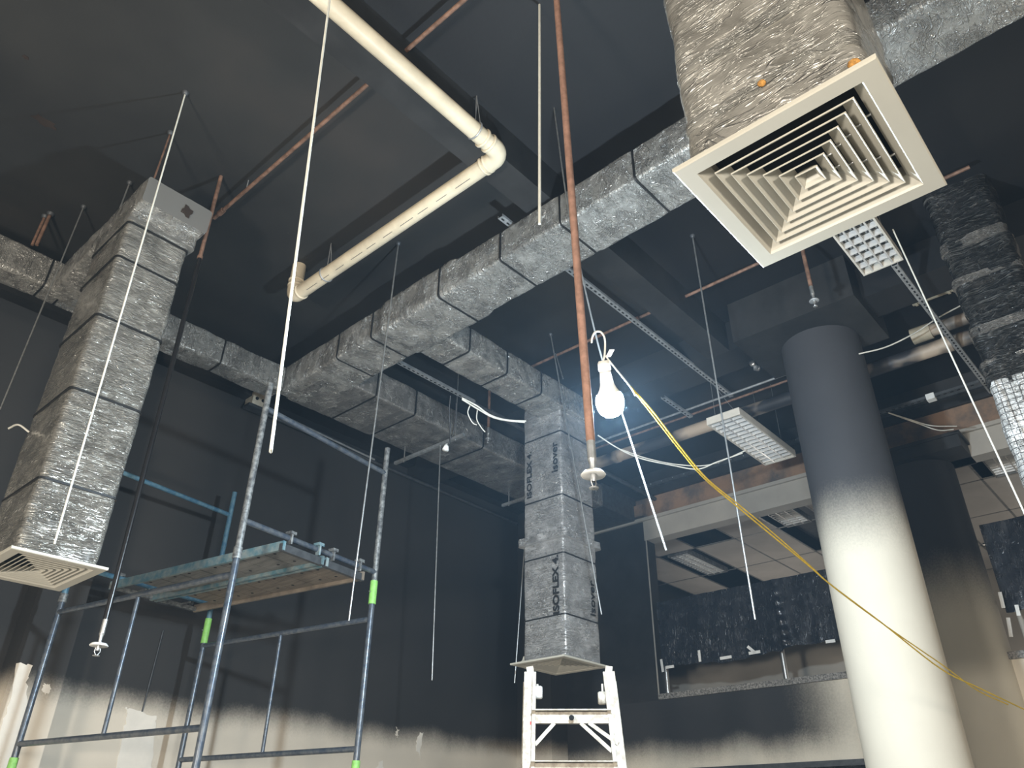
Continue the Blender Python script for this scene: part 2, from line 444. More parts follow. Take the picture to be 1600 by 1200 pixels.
def column(x, y, r, ztop, label):
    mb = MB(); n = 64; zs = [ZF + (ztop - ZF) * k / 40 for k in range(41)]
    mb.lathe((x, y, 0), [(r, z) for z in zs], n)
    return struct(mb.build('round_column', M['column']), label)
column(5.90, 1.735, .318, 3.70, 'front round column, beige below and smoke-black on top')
column(8.02, 1.71, .325, 3.24, 'rear round column half hidden by the front one')
cap = MB().box((7.62, 1.20, 3.22), (XW + .2, 2.35, 3.34)).box((7.60, 1.18, 3.34), (XW + .2, 2.36, 3.37))
struct(cap.build('column_head', M['beam']), 'sooty boxed head over the rear column')

# bare plaster patches on the left wall and pilaster
def patch(pts, y, parent, seed):
    rnd = random.Random(seed); out = []
    n = len(pts)
    for i in range(n):
        a, b = pts[i], pts[(i + 1) % n]
        for k in range(5):
            t = k / 5
            q = on_y(a[0] + (b[0] - a[0]) * t + rnd.uniform(-2, 2), a[1] + (b[1] - a[1]) * t + rnd.uniform(-2, 2), y)
            out.append(q)
    m = len(out); bk = [p + V(0, .006, 0) for p in out]
    MB().add(out + bk, [tuple(range(m))] + [(i, i + m, (i + 1) % m + m, (i + 1) % m) for i in range(m)]).build('plaster_patch', M['plaster'], parent)
wl = bpy.data.objects['wall_left']; pl8 = bpy.data.objects['trim_8']
patch([(27, 1035), (50, 1040), (42, 1066), (44, 1100), (36, 1150), (20, 1210), (-20, 1210), (4, 1130), (16, 1090)], 6.495, pl8, 1)
patch([(68, 1068), (78, 1070), (80, 1080), (72, 1086), (65, 1078)], 6.495, pl8, 2)
patch([(193, 1105), (206, 1108), (244, 1120), (242, 1140), (236, 1210), (178, 1210), (190, 1150), (200, 1115)], YW - .005, wl, 3)
patch([(620, 1137), (624, 1142), (621, 1152), (617, 1148)], YW - .005, wl, 4)
patch([(656, 1143), (660, 1146), (657, 1190), (650, 1160)], YW - .005, wl, 5)
patch([(597, 1187), (604, 1210), (582, 1210)], YW - .005, wl, 6)
# thin crack and conduit shade on the left wall, put in as a thin dark tube
struct(MB().tube([on_y(255, 985, YW - .01), on_y(222, 1112, YW - .01)], .006, 6).build('trim_11', M['dark_metal']))

# ceiling scars
for (u, v, rx, ry) in ((70, 191, .075, .035), (40, 90, .018, .014)):
    c = on_z(u, v, H - .004); pts = []
    for k in range(14):
        a = 2 * math.pi * k / 14; rr = 1 + .25 * math.sin(k * 2.3)
        pts.append(c + V(math.cos(a) * rx * rr, math.sin(a) * ry * rr, 0))
    pts2 = [p + V(0, 0, .004) for p in pts]
    MB().add(pts + pts2, [tuple(range(13, -1, -1))] + [(i, (i + 1) % 14, (i + 1) % 14 + 14, i + 14) for i in range(14)]).build('ceiling_scar', M['rust'], bpy.data.objects['ceiling'])

# ------------------------------------------------------------------ foil-wrapped air ducts
def duct(name, p0, p1, w, h, mat, parent, up=(0, 0, 1), r=.022, amp=.006, step=.035, pinch=(), seed=0, grow=None, open_end=False):
    """One wrapped length from p0 to p1; w across, h along `up`; `pinch` = distances from p0 where a strap bites."""
    p0, p1 = Vector(p0), Vector(p1); ax = (p1 - p0); L = ax.length; ax.normalize()
    az = Vector(up); az = (az - ax * az.dot(ax)).normalized(); ay = az.cross(ax)
    per = []                                   # rounded rectangle outline (y, z, ny, nz)
    hw, hh = w / 2 - r, h / 2 - r
    def side(a, b, n, nn):
        for k in range(n):
            t = k / n; per.append((a[0] + (b[0] - a[0]) * t, a[1] + (b[1] - a[1]) * t, nn[0], nn[1]))
    def arc(c, a0):
        for k in range(4):
            a = a0 + math.pi / 2 * k / 4; per.append((c[0] + r * math.cos(a), c[1] + r * math.sin(a), math.cos(a), math.sin(a)))
    ns, nt_ = max(3, int(w / step)), max(3, int(h / step))
    side((-hw, -h / 2), (hw, -h / 2), ns, (0, -1)); arc((hw, -hh), -math.pi / 2)
    side((w / 2, -hh), (w / 2, hh), nt_, (1, 0)); arc((hw, hh), 0)
    side((hw, h / 2), (-hw, h / 2), ns, (0, 1)); arc((-hw, hh), math.pi / 2)
    side((-w / 2, hh), (-w / 2, -hh), nt_, (-1, 0)); arc((-hw, -hh), math.pi)
    n = len(per); us = [0.0]
    for k in range(n):
        a, b = per[k], per[(k + 1) % n]; us.append(us[-1] + math.hypot(b[0] - a[0], b[1] - a[1]))
    m = max(2, int(L / step)); vs = []; fs = []; uvs = []
    for i in range(m + 1):
        s = L * i / m
        pin = min([abs(s - q) for q in pinch], default=9)
        squeeze = .005 * math.exp(-(pin / .03) ** 2) if pinch else 0
        puff = amp * .35 * min(1, pin / .2) if pinch else 0
        g = grow(s) if grow else 0
        for k, (y, z, ny, nz) in enumerate(per):
            q = p0 + ax * s + ay * y + az * z
            d = noise.noise(V(q.x * 5 + seed, q.y * 5, q.z * 5)) * amp + noise.noise(V(q.x * 17, q.y * 17 + seed, q.z * 17)) * amp * .55
            flat = 1 - (abs(2 * y / w) ** 4 if abs(nz) > .5 else abs(2 * z / h) ** 4)
            d += puff * flat - squeeze + g
            vs.append(q + ay * (ny * d) + az * (nz * d))
    for i in range(m):
        for k in range(n):
            k2 = (k + 1) % n
            fs.append((i * n + k, i * n + k2, (i + 1) * n + k2, (i + 1) * n + k))
            v0, v1 = L * i / m + seed, L * (i + 1) / m + seed
            uvs.append([(us[k], v0), (us[k + 1], v0), (us[k + 1], v1), (us[k], v1)])
    mb = MB().add(vs, fs, uvs, True)
    mb.add(vs[:n], [tuple(range(n - 1, -1, -1))])
    if not open_end: mb.add(vs[-n:], [tuple(range(n))])
    return mb.build(name, mat, parent)
def strap(c, ax, w, h, parent, up=(0, 0, 1), width=.013, t=.004, mat=None, name='strap'):
    c, ax = Vector(c), Vector(ax).normalized(); az = Vector(up); az = (az - ax * az.dot(ax)).normalized(); ay = az.cross(ax)
    ring = []
    r = .03
    for cy, cz, a0 in ((1, -1, -90), (1, 1, 0), (-1, 1, 90), (-1, -1, 180)):
        for k in range(4):
            a = math.radians(a0 + 30 * k)
            ring.append((cy * (w / 2 - r) + r * math.cos(a), cz * (h / 2 - r) + r * math.sin(a)))
    vs = []
    n = len(ring)
    for s, g in ((-1, -.004), (-1, t), (1, t), (1, -.004)):
        for (y, z) in ring:
            f = 1 + 2 * g / max(w, h)
            ly = math.copysign(abs(y) + g, y); lz = math.copysign(abs(z) + g, z)
            vs.append(c + ax * (s * width / 2) + ay * ly + az * lz)
    fs = []
    for j in range(4):
        j2 = (j + 1) % 4
        for k in range(n):
            fs.append((j * n + k, j2 * n + k, j2 * n + (k + 1) % n, j * n + (k + 1) % n))
    return MB().add(vs, fs).build(name, mat or M['strap'], parent)

DZ = 3.50                                       # underside of the horizontal runs
# main run along y, turned a touch off the axis
A0, A1 = V(2.985, -1.2, 0), V(3.10, 5.02, 0)
Adir = (A1 - A0).normalized()
def main_at(y): return A0 + (A1 - A0) * ((y - A0.y) / (A1.y - A0.y))
MW, MH = .405, .27
main = thing('air_duct', 'long foil-wrapped square duct running overhead behind the big ceiling diffuser', 'duct')
ys = [on_z(u, v, DZ).y for (u, v) in ((520, 557), (576, 526), (685, 460), (777, 403), (868, 343), (981, 268))]
off = V(MW / 2, 0, DZ + MH / 2)
bulge = lambda s: .022 * max(0, min(1, (s - 4.52) / .05)) * max(0, min(1, (5.42 - s) / .05))
duct('duct_wrap', main_at(-1.2) + off, main_at(5.66) + off, MW, MH, M['foil_plain'], main, pinch=[(y + 1.2) for y in ys], seed=1, grow=bulge, amp=.008)
for y in ys: strap(main_at(y) + off, Adir, MW + (.044 if 3.35 < y < 4.2 else 0.0), MH + (.044 if 3.35 < y < 4.2 else 0.0), main)
# branch to the drop with the printed foil
BY0, BW = 3.86, .33
branch = thing('air_duct', 'foil-wrapped duct that branches off and drops straight down over the stepladder', 'duct')
xs = [on_z(u, v, DZ).x for (u, v) in ((750, 541), (808, 577), (857, 611))]
bc = V(0, BY0 + BW / 2, DZ + .125)
duct('duct_wrap', bc + V(3.40, 0, 0), bc + V(5.45, 0, 0), BW, .25, M['foil_plain'], branch, pinch=[x - 3.40 for x in xs], seed=2)
for x in xs: strap(bc + V(x, 0, 0), (1, 0, 0), BW, .25, branch)
CX, CY, CWX, CWY = 5.262, 4.14, .47, .45
def zC(u, v): return at_d(u, v, math.hypot(CX - CWX / 2, CY - CWY / 2)).z
zs = [zC(*p) for p in ((878, 672), (879, 771), (880, 862), (881, 958))]
ZC = 1.27
duct('duct_wrap', (CX, CY, 3.72), (CX, CY, ZC), CWX, CWY, M['foil_grid'], branch, up=(0, 1, 0), pinch=[3.72 - z for z in zs], seed=3, r=.02, amp=.006, open_end=True)
for z in zs: strap((CX, CY, z), (0, 0, 1), CWX, CWY, branch, up=(0, 1, 0), width=.010)
zf = zC(880, 832)
duct('flange_wrap', (CX, CY, zf - .035), (CX, CY, zf + .03), CWX + .075, CWY + .075, M['foil_grid'], branch, up=(0, 1, 0), r=.03, amp=.02, step=.02, seed=4)

def lettering(txt, origin, base, upd, size, mat, parent, bold=.004):
    cu = bpy.data.curves.new('lettering', 'FONT'); cu.body = txt; cu.size = 1.0; cu.extrude = .002; cu.offset = bold
    to = bpy.data.objects.new('lettering_source', cu); COL.objects.link(to)
    bpy.context.view_layer.update()
    me = bpy.data.meshes.new_from_object(to.evaluated_get(bpy.context.evaluated_depsgraph_get()))
    bpy.data.objects.remove(to)
    b, u = Vector(base), Vector(upd); nrm = b.cross(u); o = Vector(origin)
    xsz = [v.co.x for v in me.vertices]; Lx = max(xsz) - min(xsz)
    sx, sy = size
    for v in me.vertices:
        p = o + b * (v.co.x - min(xsz)) / Lx * sx + u * v.co.y * sy + nrm * v.co.z
        v.co = p
    me.materials.clear(); me.materials.append(mat)
    ob = bpy.data.objects.new('lettering', me); COL.objects.link(ob); ob.parent = parent
    return ob
fx = CX - CWX / 2 - .013; fy = CY - CWY / 2 - .013
def zq(v): return zC(879, v)
lettering('ISOFLEX 4.', (fx, CY + CWY / 2 - .05 - .055, zq(763)), (0, 0, 1), (0, 1, 0), (zq(690) - zq(763), .075), M['ink'], branch, .02)
lettering('isover', (fx, CY - CWY / 2 + .035, zq(735)), (0, 0, 1), (0, 1, 0), (zq(688) - zq(735), .10), M['ink'], branch, .012)
lettering('ISOFLEX 4.', (fx, CY - CWY / 2 + .055, zq(957)), (0, 0, 1), (0, 1, 0), (zq(865) - zq(957), .085), M['ink'], branch, .03)
lettering('isover', (CX + CWX / 2 - .07, fy, zC(900, 949)), (0, 0, 1), (-1, 0, 0), (zq(893) - zq(950), .105), M['ink'], branch, .012)

# wide run along x to the right wall, and the narrow run that feeds it
wide = thing('air_duct', 'widest foil-wrapped duct, running along the far wall to the right-hand corner', 'duct')
wx = [on_z(u, v, DZ).x for (u, v) in ((582, 622), (647, 649), (762, 697))]
WY0, WY1 = 5.03, 5.71
wc = V(0, (WY0 + WY1) / 2, DZ + .14)
duct('duct_wrap', wc + V(3.22, 0, 0), wc + V(XW - .02, 0, 0), WY1 - WY0, .28, M['foil_dull'], wide, pinch=[x - 3.22 for x in wx], seed=5)
for x in wx:
    strap(wc + V(x, 0, 0), (1, 0, 0), WY1 - WY0, .28, wide)
for x in (wx[0] - .12, wx[1] - .13, wx[2] + .17):
    strap(wc + V(x, 0, 0), (1, 0, 0), WY1 - WY0, .28, wide, width=.055, t=.002, mat=M['foil_dull'], name='seam_tape')
end = MB().box((7.25, WY0 - .012, DZ - .012), (XW + .02, WY1 + .012, DZ + .292)).build('end_casing', M['dark_metal'], wide)
narrow = thing('air_duct', 'narrow foil-wrapped duct along the left wall, passing behind the tall left drop', 'duct')
nxs = [on_z(u, v, DZ).x for (u, v) in ((347, 566), (100, 458), (68, 446))]
ncn = V(0, 5.71, DZ + .125)
duct('duct_wrap', ncn + V(-3.5, 0, 0), ncn + V(3.10, 0, 0), .225, .25, M['foil_plain'], narrow, pinch=[x + 3.5 for x in nxs], seed=6, amp=.009)
for x in nxs: strap(ncn + V(x, 0, 0), (1, 0, 0), .225, .25, narrow)

# left drop
left = thing('air_duct', 'tall film-wrapped duct at the left, hanging in front of the scaffold', 'duct')
LX0, LX1, LY0, LY1 = 1.10, 1.50, 4.24, 4.78
LCX, LCY = (LX0 + LX1) / 2, (LY0 + LY1) / 2
LZ = 1.215
def zL(u, v): return at_d(u, v, math.hypot(LX0, LY0)).z
lz = [zL(*p) for p in ((204, 346), (185, 399), (154, 490), (112, 604), (60, 744))]
duct('duct_wrap', (LCX, LCY, 3.50), (LCX, LCY, LZ), LX1 - LX0, LY1 - LY0, M['foil_film'], left, up=(0, 1, 0), pinch=[3.50 - z for z in lz], seed=8, amp=.009, r=.03, open_end=True)
for z in lz: strap((LCX, LCY, z), (0, 0, 1), LX1 - LX0 + .004, LY1 - LY0 + .004, left, up=(0, 1, 0), width=.012)
duct('duct_wrap', (LCX + .02, LY0 - .11, 3.55), (LCX + .02, 5.62, 3.55), .44, .20, M['foil_plain'], left, seed=9, amp=.008)
duct('neck_wrap', (LCX + .01, LCY, 3.48), (LCX + .01, LCY, 3.36), LX1 - LX0 + .03, LY1 - LY0 + .05, M['foil_plain'], left, up=(0, 1, 0), seed=10, amp=.01)
he = on_y(293, 330, LY0 - .118)
hp = []
for k in range(12):
    a = 2 * math.pi * k / 12; rr = 1 + .3 * math.sin(k * 2.1)
    hp.append(he + V(.034 * math.cos(a) * rr, 0, .042 * math.sin(a) * rr))
MB().add(hp + [p + V(0, .01, 0) for p in hp], [tuple(range(12))] + [(i, i + 12, (i + 1) % 12 + 12, (i + 1) % 12) for i in range(12)]).build('torn_hole', M['rust'], left)
MB().tube(spline([V(LX0 - .01, 4.7, zL(75, 630)), V(LX0 - .07, 4.72, zL(75, 630) + .03), V(LX0 - .11, 4.72, zL(75, 630) - .01)]), .006, 6).build('strap_tail', M['white_cable'], left)

# big drop at the upper right
big = thing('air_duct', 'thick film-wrapped duct dropping out of the top edge onto the largest diffuser', 'duct')
G0, G1, K0, K1 = 1.56, 2.06, .185, .715
gz = 1.70
def zG(u, v): return at_d(u, v, math.hypot(G0, K1)).z
gs = [zG(1074, 118), zG(1080, 200)]
duct('duct_wrap', ((G0 + G1) / 2, (K0 + K1) / 2, 3.9), ((G0 + G1) / 2, (K0 + K1) / 2, gz + .012), G1 - G0, K1 - K0, M['foil_big'], big, up=(0, 1, 0), pinch=[3.9 - gs[0], 3.9 - gs[1]], seed=12, amp=.010, r=.045, open_end=True)
for g_ in (gs[0], gs[1] - .01):
    duct('tape_band', ((G0 + G1) / 2, (K0 + K1) / 2, g_ + .035), ((G0 + G1) / 2, (K0 + K1) / 2, g_ - .035), G1 - G0 + .010, K1 - K0 + .010, M['foil_film'], big, up=(0, 1, 0), seed=13, amp=.006, r=.045, step=.015, grow=lambda q: -.008 * abs(q - .035) / .035)
for (u, v, s) in ((1190, 130, .013), (1335, 100, .018), (1398, 180, .012)):
    c = on_x(u, v, G0 - .012) if u < 1380 else on_z(u, v, gz + .03)
    mb = MB()
    prof = [(0, -s * .5), (s * .8, -s * .3), (s, 0), (s * .6, s * .4), (0, s * .5)]
    mb.lathe(c, prof, 8, (1, .3, .2)); mb.build('foam_lump', M['orange'], big)
MB().box((G0 - .012, K0 + .02, gz + .012), (G0 + .0, K1 - .03, gz + .024)).build('foam_seam', M['orange'], big)

# drop wrapped in black film at the right
dark = thing('air_duct', 'drop duct at the right edge wrapped in black film above and gridded foil below', 'duct')
D0, E0, E1 = 5.12, .150, .552
dc = ((D0 + .20), (E0 + E1) / 2)
zsw = 2.50
duct('duct_wrap', (dc[0], dc[1], H), (dc[0], dc[1], zsw - .02), .40, .402, M['foil_black'], dark, up=(0, 1, 0), pinch=[.30, .62, 1.05], seed=14, amp=.022, r=.05, step=.025)
duct('foil_wrap', (dc[0], dc[1], zsw + .02), (dc[0], dc[1], 1.15), .425, .425, M['foil_mesh'], dark, up=(0, 1, 0), pinch=[.12, .75], seed=15, amp=.014, r=.05)
for z, w_ in ((3.60, .08), (3.30, .05), (2.90, .06), (2.62, .09)):
    duct('tape_band', (dc[0], dc[1], z + w_ / 2), (dc[0], dc[1], z - w_ / 2), .424, .426, M['film_tape'], dark, up=(0, 1, 0), seed=16, amp=.02, r=.05, step=.02)

# ------------------------------------------------------------------ diffusers
def diffuser(cx, cy, z, sx, sy, label, rings=6, vane=.05, group='square louvred diffusers'):
    t = thing('air_diffuser', label, 'diffuser', group=group)
    hx, hy = sx / 2, sy / 2
    fl = .052                                   # flat rim
    def rect(a, b, zz): return [V(cx - a, cy - b, zz), V(cx + a, cy - b, zz), V(cx + a, cy + b, zz), V(cx - a, cy + b, zz)]
    def ringfaces(loops):
        vs = [p for l in loops for p in l]; fs = []
        for i in range(len(loops) - 1):
            for k in range(4): fs.append((i * 4 + k, (i + 1) * 4 + k, (i + 1) * 4 + (k + 1) % 4, i * 4 + (k + 1) % 4))
        return vs, fs
    loops = [rect(hx, hy, z + .012), rect(hx, hy, z), rect(hx - .004, hy - .004, z - .003), rect(hx - fl, hy - fl, z - .003), rect(hx - fl - .004, hy - fl - .004, z + .004), rect(hx - fl - .030, hy - fl - .030, z + .034), rect(hx - fl - .032, hy - fl - .032, z + .075), rect(hx - fl - .028, hy - fl - .028, z + .075), rect(hx - fl - .02, hy - fl - .02, z + .04), rect(hx - fl, hy - fl, z + .012), rect(hx, hy, z + .012)]
    MB().add(*ringfaces(loops)).build('rim', M['cream'], t)
    MB().box((cx - hx + .072, cy - hy + .072, z + .070), (cx + hx - .072, cy + hy - .072, z + .076)).build('dark_throat', M['hole'], t)
    ax, ay = hx - fl - .012, hy - fl - .012
    for k in range(rings):
        f = 1 - (k + .75) / (rings + .75)
        a, b = ax * f, ay * f
        gap = ax / (rings + .75)
        ia, ib = max(a - gap * 1.05, .010), max(b - gap * 1.05, .010)
        th = .0018
        lo = [rect(a, b, z + .006), rect(a, b, z + .001), rect(a - th, b - th, z + .001), rect(a - gap * .35, b - gap * .35, z + .012), rect(ia - th, ib - th, z + .036), rect(ia, ib, z + .038), rect(a, b, z + .006)]
        MB().add(*ringfaces(lo)).build('louvre', M['cream'], t)
    f = 1 - (rings - 1 + .75) / (rings + .75)
    a, b = ax * f * .86, ay * f * .86
    c0 = rect(a, b, z + .004); c1 = rect(a * .3, b * .3, z + .036)
    MB().add(c0 + c1, [(0, 1, 5, 4), (1, 2, 6, 5), (2, 3, 7, 6), (3, 0, 4, 7), (4, 5, 6, 7)]).build('centre_plate', M['cream'], t)
    # spring pins between the vanes on one side
    for k in range(rings - 1):
        f = 1 - (k + .9) / (rings + .75)
        for s in (-.5, .45): MB().tube([V(cx + s * ax * f, cy - ay * f + .0, z + .022), V(cx + s * ax * f, cy - ay * f - .016, z + .022)], .0035, 6).build('vane_pin', M['zinc'], t)
    return t
diffuser(1.818, .45, gz, .585, .59, 'largest cream louvred diffuser, at the upper right')
diffuser(1.312, 4.525, LZ - .012, .47, .615, 'cream louvred diffuser cut off by the left edge under the tall drop')
diffuser(5.265, 4.175, ZC - .012, .60, .57, 'pale diffuser above the stepladder under the printed foil drop')

# ------------------------------------------------------------------ ivory waste pipe under the ceiling
PZ = 3.78
pr = .055
ivory = thing('waste_pipe', 'bent ivory plastic waste pipe slung under the black ceiling', 'pipe')
e1 = on_z(790, 243, PZ); e2 = on_z(455, 462, PZ); e0 = on_z(515, -12, PZ)
e1 = V(2.56, 2.36, PZ); e2 = V(2.56, 4.66, PZ); e0 = V(-.9, 2.36, PZ)
e1.x = (on_z(790, 243, PZ).x + on_z(455, 462, PZ).x) / 2; e2.x = e1.x
e2.y = on_z(455, 462, PZ).y; e1.y = on_z(786, 243, PZ).y; e0.y = e1.y - .04
MB().tube([e0, e1 + V(-.13, 0, 0)], pr, 24).build('pipe_run', M['pvc'], ivory)
MB().tube([e1 + V(0, .13, 0), e2 + V(0, -.10, 0)], pr, 24).build('pipe_run', M['pvc'], ivory)
pdir = V(-.36, 0, -.93)
for k in range(11):
    ya = e2.y - .22 - k * .185
    if ya - .10 < e1.y + .2: break
    MB().bar(V(e1.x, ya, PZ) + pdir * (pr + .0004), V(e1.x, ya - (.10 if k % 3 else .135), PZ) + pdir * (pr + .0004), .004, .0012, up=pdir).build('print_mark', M['ink_faint'], ivory)
def elbow(c, d1, d2, R, parent):
    c, d1, d2 = Vector(c), Vector(d1).normalized(), Vector(d2).normalized()
    o = c + (d1 + d2) * R; pts = []
    for k in range(9):
        a = math.pi / 2 * k / 8
        pts.append(o - d2 * (R * math.cos(a)) - d1 * (R * math.sin(a)))
    pts = [c + d1 * (R + .05)] + pts + [c + d2 * (R + .05)]
    return MB().tube(pts, pr + .005, 24).build('elbow', M['pvc'], parent)
elbow(e1, (-1, 0, 0), (0, 1, 0), .075, ivory)
elbow(e2, (0, -1, 0), (0, 0, 1), .06, ivory)
MB().tube([e2 + V(0, 0, .10), V(e2.x, e2.y, H)], pr, 24).build('pipe_run', M['pvc'], ivory)
for c, d in ((e1 + V(-.12, 0, 0), V(1, 0, 0)), (e1 + V(-.175, 0, 0), V(1, 0, 0)), (e1 + V(0, .12, 0), V(0, 1, 0)), (e1 + V(0, .15, 0), V(0, 1, 0)), (e2 + V(0, -.105, 0), V(0, 1, 0)), (e2 + V(0, 0, .11), V(0, 0, 1)), (e2 + V(0, 0, .16), V(0, 0, 1))):
    MB().tube([c - d * .009, c - d * .006, c + d * .006, c + d * .009], [pr + .003, pr + .010, pr + .010, pr + .003], 24).build('collar', M['pvc'], ivory)
def hanger(c, d, parent):
    c, d = Vector(c), Vector(d); s = d.cross(V(0, 0, 1))
    ring = [c + (s * math.cos(2 * math.pi * k / 20) + V(0, 0, 1) * math.sin(2 * math.pi * k / 20)) * (pr + .003) for k in range(20)]
    MB().tube(ring, .006, 6, closed=True).tube([c + V(0, 0, pr), V(c.x, c.y, H)], .004, 6).tube([c + s * (pr * .8) + V(0, 0, pr * .6), V(c.x, c.y, H)], .003, 6).build('wire_hanger', M['galv'], parent)
hanger(V(on_z(752, 197, PZ).x, e1.y - .005, PZ), (1, 0, 0), ivory)
hanger(V(e1.x, on_z(507, 428, PZ).y, PZ), (0, 1, 0), ivory)

# pipes near the girder on the right, blotched with soot
far = thing('waste_pipe', 'soot-blotched pale pipe crossing behind the hanging light fitting and front column', 'pipe')
fp = 6.60
MB().tube([V(fp, 5.0, 3.71), V(fp, .30, 3.71)], .065, 20).build('pipe_run', M['pvc_soot'], far)
for yy in (4.35, 2.15, .9): MB().tube([V(fp, yy - .03, 3.71), V(fp, yy + .03, 3.71)], .073, 20).build('collar', M['pvc_soot'], far)
b2 = thing('waste_pipe', 'short dirty pale pipe with ribbed collars just left of the black-film drop', 'pipe')
q = on_z(1470, 448, 3.9)
MB().tube([V(6.05, .64, 3.9), V(6.05, .98, 3.9)], .05, 20).build('pipe_run', M['pvc_dark'], b2)
for yy in (.66, .70, .88, .95): MB().tube([V(6.05, yy - .01, 3.9), V(6.05, yy + .01, 3.9)], .060, 20).build('collar', M['pvc_dark'], b2)
b3 = thing('waste_pipe', 'dirty pale pipe with a wide coupling beside the black-film drop, the middle one', 'pipe')
pa, pb = on_z(1425, 527, 3.85), on_z(1512, 492, 3.85)
MB().tube([V(pa.x, pa.y, 3.85), V(pa.x, .35, 3.85)], .055, 20).build('pipe_run', M['pvc_soot'], b3)
MB().tube([V(pa.x, pa.y, 3.85), V(pa.x, pa.y - .16, 3.85)], .072, 20).build('coupling', M['pvc_dark'], b3)

# ------------------------------------------------------------------ thin metal pipes under the ceiling
c1 = thing('copper_pipe', 'thin copper pipe passing through the beam, between the left drop and the ivory pipe', 'pipe')
CZ = 4.0
cx1 = .4325 * CZ
MB().tube([V(cx1, on_z(342, 337, CZ).y + .05, CZ), V(cx1, -3.0, CZ)], .014, 10).build('pipe_run', M['copper_dull'], c1)
MB().tube([V(cx1, on_z(342, 337, CZ).y - .02, CZ), V(cx1, on_z(342, 337, CZ).y - .08, CZ)], .021, 10).build('coupling', M['copper_dull'], c1)
MB().tube([V(cx1, on_z(385, 298, CZ).y, CZ), V(cx1, on_z(385, 298, CZ).y, H)], .004, 6).build('pipe_clip', M['galv'], c1)
c2 = thing('copper_pipe', 'thin copper pipe crossing behind the lit bulb and the slotted channel', 'pipe')
cx2 = 1.222 * CZ
MB().tube([V(cx2, 4.3, CZ), V(cx2, .2, CZ)], .014, 10).build('pipe_run', M['copper_dull'], c2)
MB().tube([V(cx2, on_z(992, 497, CZ).y + .03, CZ), V(cx2, on_z(992, 497, CZ).y - .03, CZ)], .018, 10).build('coupling', M['copper'], c2)
for i, (dx, dz, m_) in enumerate(((0, 0, 'galv'), (.10, -.01, 'copper_dull'))):
    lb = ('upper of two thin conduits passing behind the bulb to the front column', 'lower of two thin conduits passing behind the bulb to the front column')[i]
    tag(MB().tube([V(6.28 + dx, 4.9, 3.78 + dz), V(6.28 + dx, 2.0, 3.78 + dz)], .012, 8).build('conduit', M[m_]), lb, 'conduit')

_f = on_z(1180, 573, 3.72)
pf = thing('pipe_fitting', 'small shiny pipe fitting beside the block on the front column', 'fitting')
MB().tube([V(_f.x, _f.y, 3.78), V(_f.x, _f.y, 3.69)], .020, 10).tube([V(_f.x - .05, _f.y, 3.73), V(_f.x + .05, _f.y, 3.73)], .022, 10).build('tee_body', M['galv'], pf)
MB().tube([V(_f.x, _f.y, 3.78), V(_f.x, _f.y, H)], .010, 8).build('drop_rod', M['dark_metal'], pf)
for dx in (-.05, .05): MB().lathe((_f.x + dx, _f.y, 3.73), [(.001, .012), (.028, .012), (.028, -.012), (.001, -.012)], 8, (1, 0, 0)).build('union_nut', M['chrome'], pf)

# sprinkler drops
def sprinkler(name_label, top, bot, r, mat, rest=None, head=M['white'], disc=.042, split=None, hm=None, horn=True):
    t = thing('sprinkler_drop', name_label, 'sprinkler')
    top, bot = Vector(top), Vector(bot); d = (bot - top).normalized()
    if split is None:
        MB().tube([top, bot], r, 14).build('drop_pipe', mat, t)
    else:
        mid = top + (bot - top) * split
        MB().tube([top, mid], r, 14).build('drop_pipe', mat, t)
        tag(MB().tube([mid, bot], r * 1.08, 14).build('drop_pipe', rest, t), 'black lower length of the drop pipe')
        MB().tube([mid - d * .01, mid + d * .012], r * 1.3, 14).build('joint', mat, t)
    MB().tube([bot, bot + d * .07], r * .97, 14).build('socket', hm or M['zinc'], t)
    MB().tube([bot + d * .07, bot + d * .085, bot + d * .12], [r * 1.05, r * .7, r * .62], 14).build('reducer', hm or M['zinc'], t)
    c = bot + d * .125
    MB().lathe(c, [(r * .6, .010), (disc * .8, .006), (disc, -.004), (disc * .95, -.008), (r * .6, -.002)], 28).build('escutcheon', head, t)
    MB().lathe(c, [(.010, 0), (.011, -.02), (.008, -.03)], 12).tube([c + V(-.012, 0, -.015), c + V(-.014, 0, -.035), c + V(-.004, 0, -.05)], .0025, 6).tube([c + V(.012, 0, -.015), c + V(.014, 0, -.035), c + V(.004, 0, -.05)], .0025, 6).build('frame_arms', hm or M['zinc'], t)
    MB().lathe(c, [(.003, -.048), (.017, -.052), (.017, -.055), (.003, -.055)], 16).build('deflector', hm or M['zinc'], t)
    return t
bt = ray(923, 690) * 2.75; tp = at_d(858, -110, 2.62)
tp = bt + (at_d(872, 30, math.hypot(bt.x, bt.y)) - bt) * 1.0
tp = bt + (tp - bt) * ((H - bt.z) / (tp.z - bt.z))
sprinkler('copper-red sprinkler drop pipe with white disc, hanging beside the lit bulb', tp, bt, .0165, M['copper'], hm=M['galv'], disc=.044)
bt = at_d(165, 968, 4.54); tp = at_d(345, 277, 4.54); tp.z = H
sprinkler('sprinkler drop, copper above and black below, between the left drop and scaffold', tp, bt, .0135, M['copper_dull'], rest=M['black_pipe'], split=(H - at_d(312, 402, 4.54).z) / (H - bt.z), disc=.045)
dd = 5.0; bt = at_d(1267, 448, dd); tp = at_d(1256, 400, dd); tp = bt + (tp - bt) * ((H - bt.z) / (tp.z - bt.z))
sprinkler('short copper sprinkler drop in front of the block over the front column', tp, bt, .015, M['copper_dull'], disc=.036, head=M['galv'])
tw = at_d(763, 690, 6.75); tp = V(tw.x, tw.y, H)
tw = on_y(763, 682, 4.85); tp = V(tw.x, tw.y, H)
